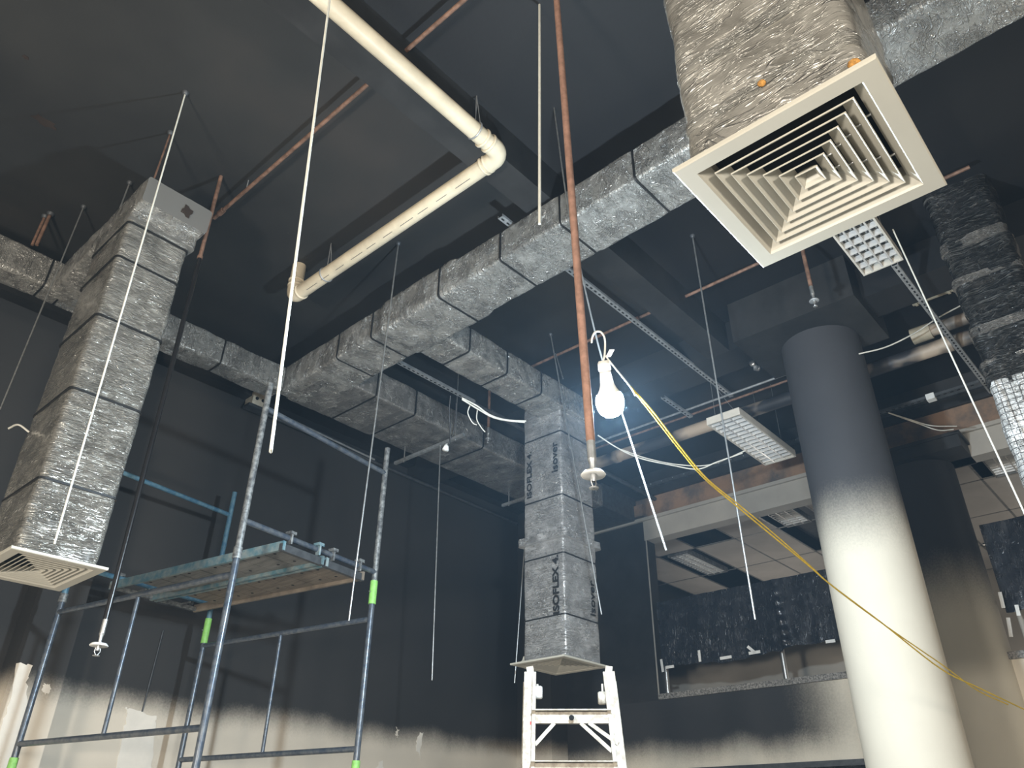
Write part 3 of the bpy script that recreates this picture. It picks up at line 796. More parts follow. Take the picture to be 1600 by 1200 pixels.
sprinkler('copper sprinkler drop beside the widest duct, seen under the branch duct', tp, V(tw.x, tw.y, tw.z + .1), .015, M['copper_dull'], disc=.03, head=M['galv'])

# ------------------------------------------------------------------ hanger rods
def rod(pts, r, mat, label, cat='rod', name='hanger_rod', group=None, n=8):
    return tag(MB().tube(pts, r, n).build(name, M[mat]), label, cat, group)
def ceil_rod(top, bot, d, r, mat, label, zt=H, zb=None):
    a, b = at_d(*top, d), at_d(*bot, d)
    a = b + (a - b) * ((zt - b.z) / (a.z - b.z))
    if zb is not None: b.z = zb
    o = rod([a, b], r, mat, label)
    if zt == H: MB().lathe((a.x, a.y, H - .012), [(r * 1.2, -.012), (.016, -.008), (.022, .012)], 10).build('anchor', M['dark_metal'], o)
    return o
ceil_rod((130, 325), (0, 640), 5.42, .0055, 'zinc', 'bare steel hanger rod left of the tall left drop, at the edge', zb=None)
ceil_rod((290, 145), (85, 850), 3.91, .005, 'white_rod', 'pale hanger rod hanging in front of the tall left drop')
def stub(top, bot, dbot, r, mat, label):
    b = at_d(*bot, dbot); o = rod([V(b.x + .005, b.y, H), b], r, mat, label)
    MB().lathe((b.x + .005, b.y, H - .012), [(r * 1.2, -.012), (r + .010, -.008), (r + .016, .012)], 10).build('anchor', M['dark_metal'], o)
    return o
stub((195, 275), (180, 345), 4.95, .006, 'zinc', 'short steel hanger rod behind the tall left drop')
stub((257, 208), (241, 279), 4.30, .006, 'copper_dull', 'short reddish hanger rod at the corner of the tall left drop')
stub((70, 340), (57, 383), 5.66, .013, 'copper_dull', 'right of two short red hangers on the narrow left duct')
stub((62, 350), (50, 383), 5.72, .011, 'copper_dull', 'left of two short red hangers on the narrow left duct')
a = at_d(425, 690, 2.42); tpx = at_d(515, 0, 2.42)
tpx = a + (tpx - a) * ((H - a.z) / (tpx.z - a.z))
rod(spline([tpx, a + (tpx - a) * .5, a + (tpx - a) * .03, a], 4), .0058, 'white_rod', 'long white hanger rod reaching down past the corner of the scaffold')
a = at_d(843, 350, 2.65); rod([at_d(843, -30, 2.68), a], .0068, 'white_rod', 'straight white hanger rod ending at the long overhead duct beside the red sprinkler pipe')
ceil_rod((623, 378), (545, 970), 4.81, .006, 'zinc', 'steel hanger rod ending above the scaffold frame, before the long overhead duct')
_q = on_z(688, 697, 3.345)
rod([_q, at_d(675, 1063, math.hypot(_q.x, _q.y))], .0065, 'zinc', 'steel rod hanging alone before the dark wall, right of the scaffold')
pts = [at_d(866, 178, 3.40), at_d(889, 330, 3.38), at_d(935, 540, 3.34), at_d(970, 640, 3.34), at_d(1041, 860, 3.40)]
pts[0].z = H
rod(spline(pts, 5), .005, 'zinc', 'crooked steel hanger rod that the lit bulb hangs on')
ceil_rod((865, 548), (940, 960), 6.0, .006, 'zinc', 'thin steel rod hanging in front of the printed foil drop')
ceil_rod((820, 850), (804, 1067), 6.92, .006, 'zinc', 'thin steel rod just left of the printed foil drop')
ceil_rod((1092, 430), (1180, 968), 4.81, .0065, 'zinc', 'steel hanger rod passing in front of the hanging light fitting')
a, b = at_d(1412, 395, 4.95), at_d(1600, 800, 4.75)
rod([a + (a - b) * .12, a, b, b + (b - a) * .4], .0052, 'white_rod', 'white hanger rod slanting down to the right edge past the rear column')
rod([at_d(868, 552, 6.05), at_d(880, 592, 5.95)], .005, 'zinc', 'short steel rod at the bend of the branch duct')

# ------------------------------------------------------------------ slotted channels and brackets
def channel(a, b, label, w=.042, h=.022, mat='galv', pitch=.055, name='slotted_channel', up=None):
    a, b = Vector(a), Vector(b); t = thing(name, label, 'channel'); d = (b - a).normalized(); L = (b - a).length
    upv = Vector(up) if up else V(0, 0, 1)
    s = upv.cross(d).normalized()
    MB().bar(a, b, w, .003, up=upv).bar(a + s * w / 2 + upv * h / 2, b + s * w / 2 + upv * h / 2, .003, h, up=upv).bar(a - s * w / 2 + upv * h / 2, b - s * w / 2 + upv * h / 2, .003, h, up=upv).build('channel_body', M[mat], t)
    first = None
    for k in range(min(int(L / pitch), 60)):
        c = a + d * (pitch * (k + .5)) - upv * .0025
        if first is None:
            first = MB().obox((0, 0, 0), d, s, upv, pitch * .24, w * .14, .0015).build('slot', M['hole'], t); first.location = c
        else:
            o = first.copy(); COL.objects.link(o); o.parent = t; o.location = c
    return t
channel((on_z(792, 333, 3.79).x, 2.80, 3.79), (6.35, 2.80, 3.79), 'long slotted steel channel running from the overhead duct to the hanging light fitting')
channel((on_z(618, 568, 3.72).x, 4.72, 3.72), (on_z(735, 632, 3.72).x, 4.72, 3.72), 'slotted channel carrying cables between the branch duct and the widest duct')
channel(on_z(1036, 622, 3.72), V(on_z(1070, 656, 3.72).x, on_z(1036, 622, 3.72).y, 3.72), 'short slotted channel stub between the bulb and the hanging light fitting')
sl = on_z(1398, 415, 3.60); s2 = on_z(1545, 615, 3.60)
channel(sl, V(s2.x, sl.y - .04, 3.60), 'slotted channel reaching from the square louvred light towards the rear column')
ca, cb = on_z(1372, 647, 3.42), on_z(1532, 600, 3.42)
br = channel(ca, V(ca.x, cb.y, 3.42), 'grey channel with a white clip beside the front column, above the rear one', mat='dark_metal')
cc = on_z(1452, 620, 3.40); MB().box((ca.x - .035, cc.y - .035, 3.395), (ca.x + .035, cc.y + .035, 3.45)).build('clip', M['white'], br)
# tray that carries on as a dark conduit towards the printed drop
dk = on_z(735, 632, 3.72)
tag(MB().tube([V(dk.x, 4.72, 3.72), V(dk.x + .25, 4.72, 3.72)], .016, 8).tube([V(dk.x + .25, 4.72, 3.72), V(XW, 4.72, 3.72)], .026, 10).build('conduit', M['dark_metal']), 'dark conduit between the branch duct and the widest duct', 'conduit')
# cross bar slung under the widest duct
xb = on_z(675, 702, 3.36).x
tb = thing('support_bar', 'steel bar slung across under the widest duct on two rods', 'bracket')
y0b, y1b = on_z(725, 679, 3.36).y, on_z(622, 726, 3.36).y
xa = on_z(725, 679, 3.36).x
MB().bar((xa, y0b, 3.36), (xa, y1b, 3.36), .03, .03).build('bar', M['galv'], tb)
for yy in (y0b + .12, y1b - .14): MB().tube([V(xa, yy, 3.33), V(xa, yy, H)], .006, 8).build('rod', M['zinc'], tb)
tb2 = thing('support_bar', 'steel bar just left of the printed foil drop, under the widest duct', 'bracket')
p = on_z(785, 790, 3.36); q = on_z(823, 775, 3.36)
MB().bar((p.x, p.y, 3.36), (p.x, q.y - .5, 3.36), .03, .03).build('bar', M['galv'], tb2)
MB().tube([V(p.x, p.y - .1, 3.33), V(p.x, p.y - .1, H)], .006, 8).build('rod', M['zinc'], tb2)
# conduit and switch box high on the left wall
p = on_y(400, 630, YW - .09); 
sb = thing('switch_box', 'small beige switch box with two holes high on the smoked wall', 'box')
MB().box((p.x - .085, YW - .17, p.z - .06), (p.x + .085, YW - .02, p.z + .075)).build('box_body', M['box'], sb)
for dx in (-.04, .03):
    MB().lathe((p.x + dx, YW - .172, p.z + .01), [(0, .003), (.018, .003), (.018, -.003), (0, -.003)], 14, (0, 1, 0)).build('hole', M['hole'], sb)
MB().bar((p.x - .12, YW - .12, p.z - .085), (p.x + .1, YW - .12, p.z - .085), .12, .03).build('bracket', M['dark_metal'], sb)
tag(MB().tube([V(p.x + .09, YW - .07, p.z - .06), on_y(628, 741, YW - .07), V(XW - .4, YW - .07, p.z - .14)], .02, 10).build('conduit', M['dark_metal']), 'conduit along the top of the smoked wall from the switch box', 'conduit')
MBx = MB().tube([V(p.x + .09, YW - .15, p.z - .04), on_y(585, 718, YW - .12)], .013, 8)
tag(MBx.build('conduit', M['galv']), 'thinner bright conduit starting at the switch box on the smoked wall', 'conduit')
# junction box on the scorched band
jb = on_x(992, 802, XW - .02)
tag(MB().box((XW - .03, jb.y - .12, jb.z - .06), (XW + .07, jb.y + .1, jb.z + .09)).build('junction_box', M['sooty_band']), 'brown junction box on the scorched band by the duct end', 'box')

# ------------------------------------------------------------------ light fittings
def light_box(corner_lo, corner_hi, z, h, label, nx=14, ny=2, name='light_fitting', body='fixture'):
    x0, y0 = corner_lo; x1, y1 = corner_hi
    t = thing(name, label, 'light')
    g = .014
    mb = MB().box((x0, y0, z), (x0 + g, y1, z + h)).box((x1 - g, y0, z), (x1, y1, z + h)).box((x0 + g, y0, z), (x1 - g, y0 + g, z + h)).box((x0 + g, y1 - g, z), (x1 - g, y1, z + h))
    mb.box((x0, y0, z + h - .004), (x1, y1, z + h))
    mb.build('housing', M[body], t)
    MB().box((x0 + g, y0 + g, z + h - .010), (x1 - g, y1 - g, z + h - .005)).build('reflector', M['reflector'], t)
    base = None
    for k in range(1, nx):
        x = x0 + (x1 - x0) * k / nx
        if base is None:
            yy0, yy1 = y0 + g, y1 - g
            base = MB().add([(-.004, yy0, .004), (.004, yy0, .004), (.009, yy0, .046), (-.009, yy0, .046), (-.004, yy1, .004), (.004, yy1, .004), (.009, yy1, .046), (-.009, yy1, .046)], [(0, 4, 5, 1), (1, 5, 6, 2), (2, 6, 7, 3), (3, 7, 4, 0), (0, 1, 2, 3), (7, 6, 5, 4)]).build('louvre_blade', M['louvre'], t)
            base.location = (x, 0, z)
        else:
            o = base.copy(); COL.objects.link(o); o.parent = t; o.location = (x, 0, z)
    for k in range(1, ny):
        y = y0 + (y1 - y0) * k / ny
        MB().add([(x0 + g, y - .006, z + .002), (x0 + g, y + .006, z + .002), (x0 + g, y, z + .05), (x1 - g, y - .006, z + .002), (x1 - g, y + .006, z + .002), (x1 - g, y, z + .05)], [(0, 3, 4, 1), (1, 4, 5, 2), (2, 5, 3, 0), (0, 1, 2), (5, 4, 3)]).build('spine', M['louvre'], t)
    for k in range(ny):
        y = y0 + (y1 - y0) * (k + .5) / ny
        MB().tube([V(x0 + .03, y, z + .062), V(x1 - .03, y, z + .062)], .010, 8).build('lamp_tube', M['louvre_dull'], t)
    return t
p0 = on_z(1108.4, 665, 3.3); p1 = on_z(1228, 712.5, 3.3)
l1 = light_box((p0.x - .02, 2.53), (7.03, 2.86), 3.3, .075, 'louvred light fitting hung at the end of the long slotted channel near the front column', 15, 3)
for yy in (2.60, 2.80):
    MB().tube([V(p0.x + .05, yy, 3.375), V(p0.x + .05, 2.80, 3.785)], .003, 6).build('wire', M['zinc'], l1)
    MB().tube([V(6.9, yy, 3.375), V(6.9, yy, H)], .003, 6).build('wire', M['zinc'], l1)
a, b = on_z(1412, 402, 3.68), on_z(1341, 417, 3.68)
l2 = light_box((a.x - 1.15, a.y + .01), (a.x + .03, b.y + .01), 3.68, .07, 'louvred light fitting showing square cells below the largest diffuser', 12, 4)
for yy in (.85, 1.02): MB().tube([V(a.x - .1, yy, 3.74), V(a.x - .1, yy, H)], .003, 6).build('wire', M['zinc'], l2)

# ------------------------------------------------------------------ upper floor beyond the opening
MZ = 3.50
struct(MB().box((XW + .18, -6, Z_SILL - .3), (13.2, YW, Z_SILL - .06)).build('floor_upper', M['concrete']))
struct(MB().box((13.0, -6, Z_SILL - .06), (13.2, YW, H)).build('wall_upper', M['upper_wall']))
struct(MB().box((9.3, 2.9, Z_SILL - .06), (9.42, YW, 2.2)).build('wall_partition', M['upper_wall']), 'low beige partition glimpsed under the black plastic on the upper floor')
struct(MB().box((XW + .2, -6, MZ + .45), (13.2, YW, MZ + .5)).build('ceiling_void', M['hole']))
mc = struct(bpy.data.objects.new('ceiling_upper', None)); COL.objects.link(mc)
tx0 = 2.66 * MZ - 1.16; ty0 = .395 * MZ
def tcell(i, j): return (tx0 + i * 1.2, ty0 + j * .6)
lights = {}
def cell_of(u, v):
    p = on_z(u, v, MZ); return (math.floor((p.x - tx0) / 1.2), math.floor((p.y - ty0) / .6))
missing = {cell_of(1105, 868), cell_of(1260, 830), cell_of(1150, 915), cell_of(1060, 835)}
missing -= {cell_of(1170, 800)}
lamps = {cell_of(1215, 805): 0, cell_of(1560, 712): 1, cell_of(1040, 868): 2}
missing -= set(lamps)
base = None
for i in range(0, 4):
    for j in range(-12, 9):
        if (i, j) in missing or (i, j) in lamps: continue
        x, y = tcell(i, j)
        if y + .6 > YW - .02: continue
        if base is None:
            base = MB().box((.008, .008, 0), (1.192, .592, .014)).build('ceiling_tile', M['tile'], mc); base.location = (x, y, MZ)
        else:
            o = base.copy(); COL.objects.link(o); o.parent = mc; o.location = (x, y, MZ)
g = MB()
for i in range(0, 5): g.box((tx0 + i * 1.2 - .012, ty0 - 7.2, MZ - .003), (tx0 + i * 1.2 + .012, ty0 + 5.3, MZ + .004))
g.build('grid_bar', M['louvre_dull'], mc)
for j in range(-12, 9):
    if ty0 + j * .6 > YW - .05: continue
    MB().box((tx0, ty0 + j * .6 - .012, MZ - .003), (tx0 + 4.8, ty0 + j * .6 + .012, MZ + .004)).build('grid_bar', M['louvre_dull'], mc)
ln = {0: 'recessed louvred light on the upper floor, nearest the front column', 1: 'recessed louvred light on the upper floor, right of the rear column', 2: 'recessed louvred light on the upper floor, at the left jamb of the opening'}
for (i, j), k in lamps.items():
    x, y = tcell(i, j)
    light_box((x + .02, y + .14), (x + 1.18, y + .46), MZ - .03, .07, ln[k], 16, 3, name='recessed_light', body='louvre_dull')
    if k != 1 :
        pass
# open tile hatches hang in the void: galvanised duct glimpsed inside
tag(MB().box((9.2, 3.3, MZ + .16), (12.5, 3.75, MZ + .4)).build('service_duct', M['dark_metal']), 'dark service duct glimpsed through the missing tiles upstairs', 'duct')
# railing wrapped in black plastic
def rail(y0, y1, label):
    t = thing('railing', label, 'railing')
    x = XW + .17
    MB().tube([V(x, y0, 2.42), V(x, y1, 2.42)], .022, 12).build('top_rail', M['chrome'], t)
    MB().tube([V(x, y0, 1.86), V(x, y1, 1.86)], .012, 10).build('lower_rail', M['chrome'], t)
    return t, x
rl, rx = rail(2.06, 4.84, 'steel railing behind black plastic on the granite ledge')
for u, v in ((1042, 1060), (1224, 1032)):
    yy = on_x(u, v, rx).y
    MB().tube([V(rx, yy, Z_SILL), V(rx, yy, 2.42)], .026, 14).lathe((rx, yy, Z_SILL), [(.05, 0), (.05, .01), (.026, .012)], 16).build('post', M['chrome'], rl)
rr_, rx = rail(-1.5, 1.36, 'steel railing behind black plastic, right of the rear column')
for yy in (1.25, -.3):
    MB().tube([V(rx, yy, Z_SILL), V(rx, yy, 2.6)], .026, 14).build('post', M['header'], rr_)
def sheet(y0, y1, zt, zb, label, seed, sag=.05):
    mb = MB(); n, m = 150, 40; vs = []; fs = []; uvs = []
    x0 = XW + .09
    for i in range(n + 1):
        y = y0 + (y1 - y0) * i / n
        for j in range(m + 1):
            t = j / m; low = zb + sag * math.sin(i / n * 9 + seed) * .6 + .03 * noise.noise(V(y * 6, seed, 0))
            z = zt + (low - zt) * t
            d = .05 * noise.noise(V(y * 2.2 + seed, z * .6, 0)) * (.25 + t) + .016 * noise.noise(V(y * 7 + z * 1.5, z * .7, seed)) + .003 * noise.noise(V(y * 16, z * 9, seed))
            for fy in (3.35, 2.35): d -= .035 * math.exp(-((y - fy - .05 * (1 - t)) / .035) ** 2) * (.3 + t) * (1 + .35 * math.sin(z * 60))
            vs.append((x0 - .02 + d, y, z))
    for i in range(n):
        for j in range(m):
            q = (i * (m + 1) + j, i * (m + 1) + j + 1, (i + 1) * (m + 1) + j + 1, (i + 1) * (m + 1) + j)
            fs.append(q); uvs.append([(vs[k][1], vs[k][2]) for k in q])
    mb.add(vs, fs, uvs, True)
    o = mb.build('plastic_sheet', M['sheet']); return tag(o, label, 'sheet')
s1 = sheet(4.87, 2.06, 2.46, 1.72, 'black plastic sheet draped on the railing left of the front column', 2.0)
s2_ = sheet(1.33, -1.4, 2.58, 1.80, 'black plastic sheet draped on the railing right of the rear column', 5.0)
# strips of white tape along the lower edge of the plastic
for par, lst in ((s1, ((1033, 1030, 1036, 1050), (1040, 1043, 1053, 1041), (1092, 1016, 1094, 1034), (1125, 1029, 1143, 1026), (1168, 1010, 1180, 1020), (1170, 1021, 1188, 1018), (1290, 1003, 1305, 1001))), (s2_, ((1562, 925, 1568, 950), (1575, 965, 1580, 995), (1588, 945, 1592, 962)))):
    for (u0, v0, u1, v1) in lst:
        a, b = on_x(u0, v0, XW + .0), on_x(u1, v1, XW + .0)
        MB().bar(a, b, .004, .030, up=(0, 0, 1) if abs(u1 - u0) > abs(v1 - v0) else (0, 1, 0)).build('tape_strip', M['white'], par)

# ------------------------------------------------------------------ scaffold
th = math.radians(10)
su_, sv_ = V(math.cos(th), math.sin(th), 0), V(-math.sin(th), math.cos(th), 0)
P1 = V(2.29, 4.30, 0); P2 = P1 + su_ * 1.25; P3 = P1 + sv_ * 1.8; P4 = P2 + sv_ * 1.8
sc = thing('scaffold_tower', 'two-lift tubular scaffold tower with a plank deck before the smoked wall', 'scaffold')
R = .0215
def up(p, z): return V(p.x, p.y, z)
for p, zt, mat2 in ((P1, 2.70, 'scaf_grey'), (P2, 2.73, 'scaf_grey'), (P3, 2.70, 'scaf_blue'), (P4, 2.73, 'scaf_blue')):
    MB().tube([up(p, ZF), up(p, 1.49)], R, 14).build('standard', M['scaf'], sc)
    MB().tube([up(p, 1.49), up(p, zt)], R, 14).build('standard', M[mat2], sc)
for p, z, mat_, hh in ((P1, 1.50, 'scaf_grey', .035), (P2, 1.56, 'green', .085), (P3, 1.47, 'scaf_grey', .03), (P4, 1.49, 'green', .10), (P3, .35, 'green', .09), (P2, .36, 'green', .09)):
    sl_ = MB().tube([up(p, z - hh), up(p, z + hh)], R + .006, 14).build('coupling_sleeve', M[mat_], sc)
    if mat_ == 'green':
        sl_['label'] = 'bright green coupling sleeve'
        MB().tube([up(p, z) - su_ * .045 + sv_ * 0, up(p, z) - su_ * .02, up(p, z) + su_ * .03], .004, 6).build('locking_pin', M['zinc'], sl_)
for (a, b) in ((P1, P3), (P2, P4)):
    for z in (1.37, .52):
        MB().tube([up(a, z), up(b, z)], .019, 12).build('ledger', M['scaf'], sc)
    mid = (a + b) / 2
    MB().tube([up(mid, 1.37), up(mid, .52)], .014, 10).build('stiffener', M['scaf'], sc)
MB().tube([up(P1, .50), up(P1, .50)+su_*.001], .01, 6)
for (a, b), mt in (((P1, P2), 'scaf'), ((P3, P4), 'scaf_blue')):
    MB().tube([up(a, 2.51), up(b, 2.51)], .019, 12).build('ledger', M[mt], sc)
    MB().tube([up(a, 1.71), up(b, 1.71)], .019, 12).build('ledger', M[mt], sc)
for p in (P1, P2, P3, P4):
    MB().box((p.x - .075, p.y - .075, ZF), (p.x + .075, p.y + .075, ZF + .008)).build('base_plate', M['scaf'], sc)
# second tower lift below (legs are braced near the floor)
for (a, b) in ((P1, P3), (P2, P4)):
    MB().tube([up(a, -.75), up(b, -.75)], .019, 12).build('ledger', M['scaf'], sc)
def deck(s0, s1, mat_, label):
    t = thing('scaffold_deck', label, 'deck')
    zb = 1.615; w = s1 - s0
    a = P1 + su_ * s0; L = 1.8
    def pt(s, q, z): return a + su_ * s + sv_ * q + V(0, 0, z)
    MB().bar(pt(.012, -.02, zb + .03), pt(.012, L + .02, zb + .03), .022, .06).build('side_rail', M['steel_blue'], t)
    MB().bar(pt(w - .012, -.02, zb + .03), pt(w - .012, L + .02, zb + .03), .022, .06).build('side_rail', M['steel_blue' if s0 < .5 else mat_], t)
    np_ = 7
    for k in range(np_):
        q0, q1 = .02 + (L - .28) * k / np_, .02 + (L - .28) * (k + 1) / np_ - .011
        MB().obox(pt(w / 2, (q0 + q1) / 2, zb + .034), su_, sv_, V(0, 0, 1), w / 2 - .026, (q1 - q0) / 2, .009).build('deck_board', M[mat_], t)
        for ss in (.25, .72):
            MB().lathe(pt(w * ss, (q0 + q1) / 2 + .03 * (-1) ** k, zb + .0245), [(0, -.001), (.011, -.001), (.011, .001), (0, .001)], 10).build('bolt_hole', M['hole'], t)
    MB().bar(pt(.0, L - .0, zb + .02), pt(w, L - .0, zb + .02), .03, .03).build('end_bar', M['scaf_grey'], t)
    MB().bar(pt(.0, 0, zb + .02), pt(w, 0, zb + .02), .03, .05).build('end_bar', M['dark_metal'], t)
    MB().bar(pt(w * .5, L - .16, zb + .02), pt(w * .5 + .004, L - .06, zb + .02), .012, .012).build('latch_pin', M['zinc'], t)
    for ss in (.06, w - .06):
        for q in (-.012, L + .012):
            MB().bar(pt(ss, q, zb + .05), pt(ss, q, zb + .135), .045, .012).obox(pt(ss, q, zb + .125), su_, sv_, V(0, 0, 1), .024, .028, .010).build('hook', M['steel_blue' if ss > .2 and s0 < .5 else 'scaf_grey'], t)
    return t
deck(.325, .705, 'plank_grey', 'grey-boarded scaffold deck with blue side rails, farther from the camera bulb side')
deck(.725, 1.12, 'plank_brown', 'brown-boarded scaffold deck, nearest the green sleeve')
bpy.data.objects['scaffold_deck']['label'] = 'grey-boarded scaffold deck with blue side rails'
bpy.data.objects['scaffold_deck.001']['label'] = 'brown-boarded scaffold deck with worn side rails'

# ------------------------------------------------------------------ stepladder
la = thing('stepladder', 'paint-splashed cream stepladder standing below the printed foil drop', 'ladder')
TL, TR = at_d(829, 1052, 5.25), at_d(951, 1055, 5.25)
lx = (TR - TL); lx.z = 0; lwid = lx.length; lx.normalize()
ly = V(0, 0, 1).cross(lx)                       # away from the eye
lc = (TL + TR) / 2; zt = TL.z
hgt = zt - ZF
def LP(s, z, back): return V(lc.x, lc.y, 0) + lx * s + ly * back + V(0, 0, z)
for sgn in (-1, 1):
    s_top, s_bot = sgn * lwid / 2, sgn * (lwid / 2 + (.05 if sgn < 0 else .16))
    MB().bar(LP(s_top, zt, -.02), LP(s_bot - sgn * .02, ZF, -.55), .075, .03, up=ly).build('stile', M['ladder'], la)
    MB().bar(LP(s_top + sgn * .012, zt - .05, .02), LP(s_bot + sgn * .06, ZF, .55), .070, .03, up=ly).build('stile', M['ladder'], la)
    MB().bar(LP(s_top - sgn * .026, zt - .02, -.045), LP(s_bot - sgn * .045, ZF, -.57), .022, .03, up=ly).build('stile_lip', M['ladder'], la)
    MB().bar(LP(s_top + sgn * .028, zt - .09, -.045), LP(s_top + sgn * .034, zt - .30, -.085), .018, .03, up=ly).build('stile_lip', M['ladder'], la)
    # hinge
    hg = MB().lathe(LP(s_top - sgn * .050, zt - (.12 if sgn < 0 else .155), -.02), [(0, .026), (.034, .026), (.040, .016), (.040, -.016), (.034, -.026), (0, -.026)], 20, lx)
    hg.build('hinge_disc', M['ladder' if sgn > 0 else 'white'], la)
    MB().bar(LP(s_top - sgn * .045, zt - .07, -.02), LP(s_top - sgn * .045, zt - .13, -.02), .012, .012, up=ly).build('hinge_strap', M['ladder'], la)
    MB().bar(LP(s_top - sgn * .002, zt - .005, -.02), LP(s_top + sgn * .004, zt + .035, -.012), .045, .028, up=ly).build('stile_cap', M['ladder'], la)
zr = at_d(895, 1125, 5.25).z
def rung(z, back, hh=.04):
    f = (zt - z) / hgt
    sL = -lwid / 2 - .05 * f + .02; sR = lwid / 2 + .16 * f - .02
    MB().bar(LP(sL, z, -.02 + back * f), LP(sR, z, -.02 + back * f), .05, hh * 1.6, up=V(0, 0, 1)).bar(LP(sL, z + hh, -.045 + back * f), LP(sR, z + hh, -.045 + back * f), .10, .006, up=V(0, 0, 1)).build('step', M['ladder'], la)
rung(zr, -.53)
for k in range(1, 7): rung(zr - .29 * k, -.53)
f = (zt - zr) / hgt
for (s0, z0, s1, z1, bk) in ((-.10, zr - .03, -lwid / 2 + .03, zr - .155, -.10), (.06, zr - .03, lwid / 2 - .01, zr - .19, -.10), (.11, zr - .03, lwid / 2 + .03, zr - .15, -.11)):
    MB().bar(LP(s0, z0, bk), LP(s1, z1, bk - .02), .022, .008, up=ly).build('brace', M['ladder'], la)
pA = LP(-lwid / 2 + .004, zt - .30, -.10)
MB().bar(pA, pA - V(0, 0, .13), .008, .004, up=ly).build('paint_streak', M['paint_red'], la)
MB().lathe(LP(.005, zr - .005, -.14), [(0, .003), (.016, .003), (.016, -.003), (0, -.003)], 12, ly).build('rung_hole', M['hole'], la)

# ------------------------------------------------------------------ bulb, holder and cables
bc_ = ray(953, 628) * 3.28
bl = thing('light_bulb', 'bare lit bulb in a white holder hooked on the crooked hanger rod', 'light')
tilt = (V(bc_.x, bc_.y, bc_.z) - ray(944, 572) * 3.28).normalized()
bax = -tilt
MB().lathe(bc_, [(.001, -.068), (.024, -.064), (.045, -.049), (.056, -.027), (.060, 0), (.057, .020), (.049, .036)], 28, bax).build('glass_bulb', M['bulb'], bl)
MB().lathe(bc_, [(.049, .036), (.037, .056), (.030, .075), (.026, .10), (.024, .12), (.024, .14), (.001, .14)], 24, bax).build('bulb_neck', M['porcelain'], bl)
MB().lathe(bc_, [(.001, .135), (.0265, .135), (.0265, .168), (.020, .178), (.001, .178)], 24, bax).build('lamp_holder', M['porcelain'], bl)
ht = bc_ + bax * .178
hk = [ht, ray(945, 552) * 3.28, ray(945, 530) * 3.28, ray(939, 519) * 3.28, ray(930, 519) * 3.28, ray(925, 528) * 3.28, ray(924.5, 536) * 3.28]
MB().tube(spline(hk, 5), .0045, 8).build('hook_wire', M['white_cable'], bl)
con = ray(953, 552) * 3.28
MB().obox(con, cR, cU.lerp(cR, .35).normalized(), cF, .010, .018, .010).build('connector', M['white'], bl)
cb1 = [ray(946, 556) * 3.28, ray(962, 576) * 3.26, ray(985, 604) * 3.22, ray(993, 618) * 3.2]
tag(MB().tube(spline(cb1, 6), .0035, 6).build('flex_cable', M['white_cable']), 'thin white flex from the bulb to the yellow cable', 'cable')
cy1 = [(988, 608), (1012, 638), (1060, 700), (1100, 747), (1150, 790), (1210, 840), (1265, 885), (1300, 915), (1380, 975), (1470, 1045), (1530, 1075), (1610, 1113)]
cy2 = [(985, 604), (1018, 640), (1062, 697), (1105, 748), (1156, 790), (1214, 838), (1268, 886), (1302, 917), (1384, 978), (1474, 1040), (1526, 1078), (1575, 1101)]
tag(MB().tube(spline([ray(u, v) * (3.20 + .0021 * (u - 988)) for u, v in cy1], 6), .0040, 6).build('power_cable', M['yellow']), 'long yellow cable slanting from the bulb across the front column', 'cable')
tag(MB().tube(spline([ray(u, v) * (3.205 + .0021 * (u - 988)) for u, v in cy2], 6), .0034, 6).build('power_cable', M['yellow']), 'second yellow cable twisted round the long one, ending in a loop on the right', 'cable')
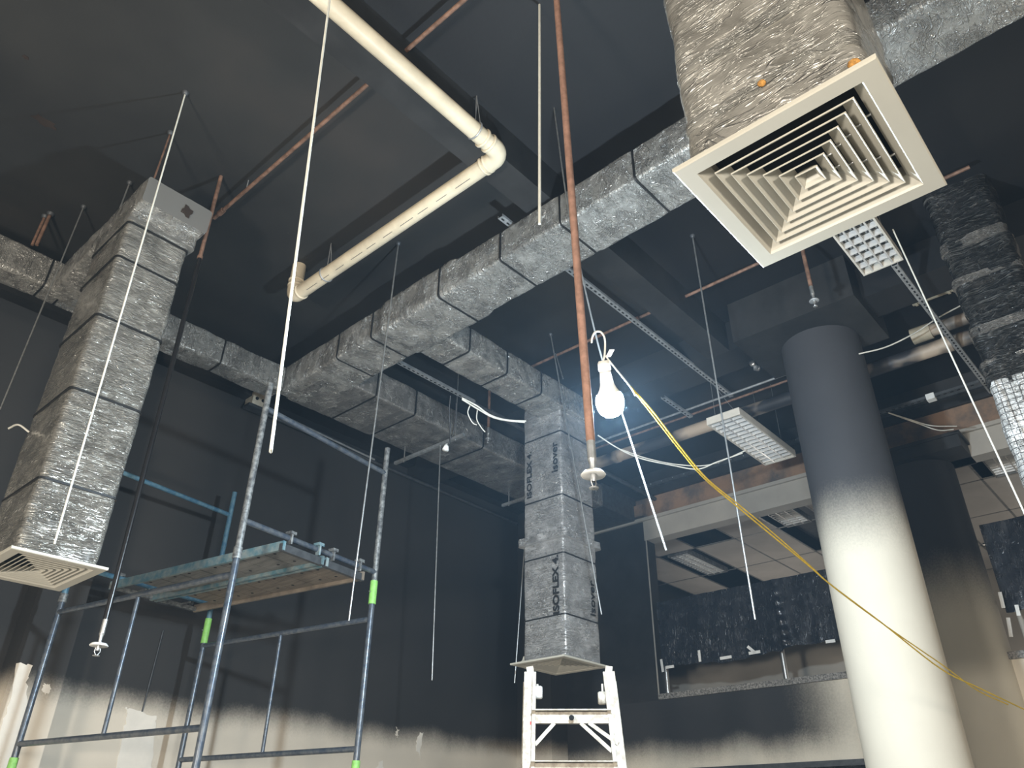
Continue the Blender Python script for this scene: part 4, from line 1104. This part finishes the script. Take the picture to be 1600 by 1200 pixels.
tag(MB().tube(spline([ray(u, v) * 6.6 for u, v in ((934, 680), (965, 700), (1000, 716), (1050, 727), (1090, 733), (1120, 722), (1160, 708))], 6), .006, 6).build('flex_cable', M['white_cable']), 'pale sagging cable under the soot-blotched pipe, lower strand', 'cable')
tag(MB().tube(spline([ray(u, v) * 6.62 for u, v in ((970, 702), (1010, 716), (1060, 726), (1110, 726), (1165, 704))], 6), .005, 6).build('flex_cable', M['white_cable']), 'pale sagging cable under the soot-blotched pipe, upper strand', 'cable')
def wires(lst, depth, r, mat, labels):
    for pts, lab in zip(lst, labels):
        tag(MB().tube(spline([ray(u, v) * depth for u, v in pts], 6), r, 6).build('flex_cable', M[mat]), lab, 'cable')
wires([[(722, 622), (745, 634), (765, 648), (790, 656), (822, 658)], [(722, 624), (748, 640), (770, 652), (792, 657), (820, 660)]], 6.15, .007, 'white_cable',
      ['upper cream cable looping from the cable channel to the printed drop', 'lower cream cable looping from the cable channel to the printed drop'])
wires([[(735, 632), (731, 645), (738, 660), (745, 664)], [(746, 640), (745, 655), (752, 668), (758, 675)]], 6.2, .005, 'white_cable',
      ['left loose loop of cream cable above the widest duct', 'right loose loop of cream cable above the widest duct'])
wc_ = thing('cable_lead', 'black lead with a white plug hanging before the widest duct', 'cable')
MB().tube(spline([ray(u, v) * 6.1 for u, v in ((704, 618), (702, 640), (703, 665), (703, 690), (698, 697))], 6), .006, 6).tube(spline([ray(u, v) * 6.1 for u, v in ((713, 630), (712, 655), (708, 678), (704, 684))], 6), .005, 6).build('lead', M['black_cable'], wc_)
MB().lathe(ray(697, 699) * 6.1, [(0, .03), (.016, .03), (.026, -.028), (0, -.03)], 12, (.3, .1, 1)).build('plug', M['white'], wc_)
wires([[(1388, 645), (1420, 655), (1455, 665), (1495, 666)], [(1388, 645), (1430, 660), (1465, 672), (1490, 671)]], 7.0, .006, 'white_cable',
      ['upper pale cable drooping from the grey channel above the rear column', 'lower pale cable drooping from the grey channel above the rear column'])
_c0 = on_y(1342, 553, 1.425)
wires([[(1342, 553), (1385, 542), (1430, 520), (1465, 497), (1500, 478)]], _c0.dot(cF), .006, 'white_cable', ['pale cable rising from the front column to the black-film drop'])
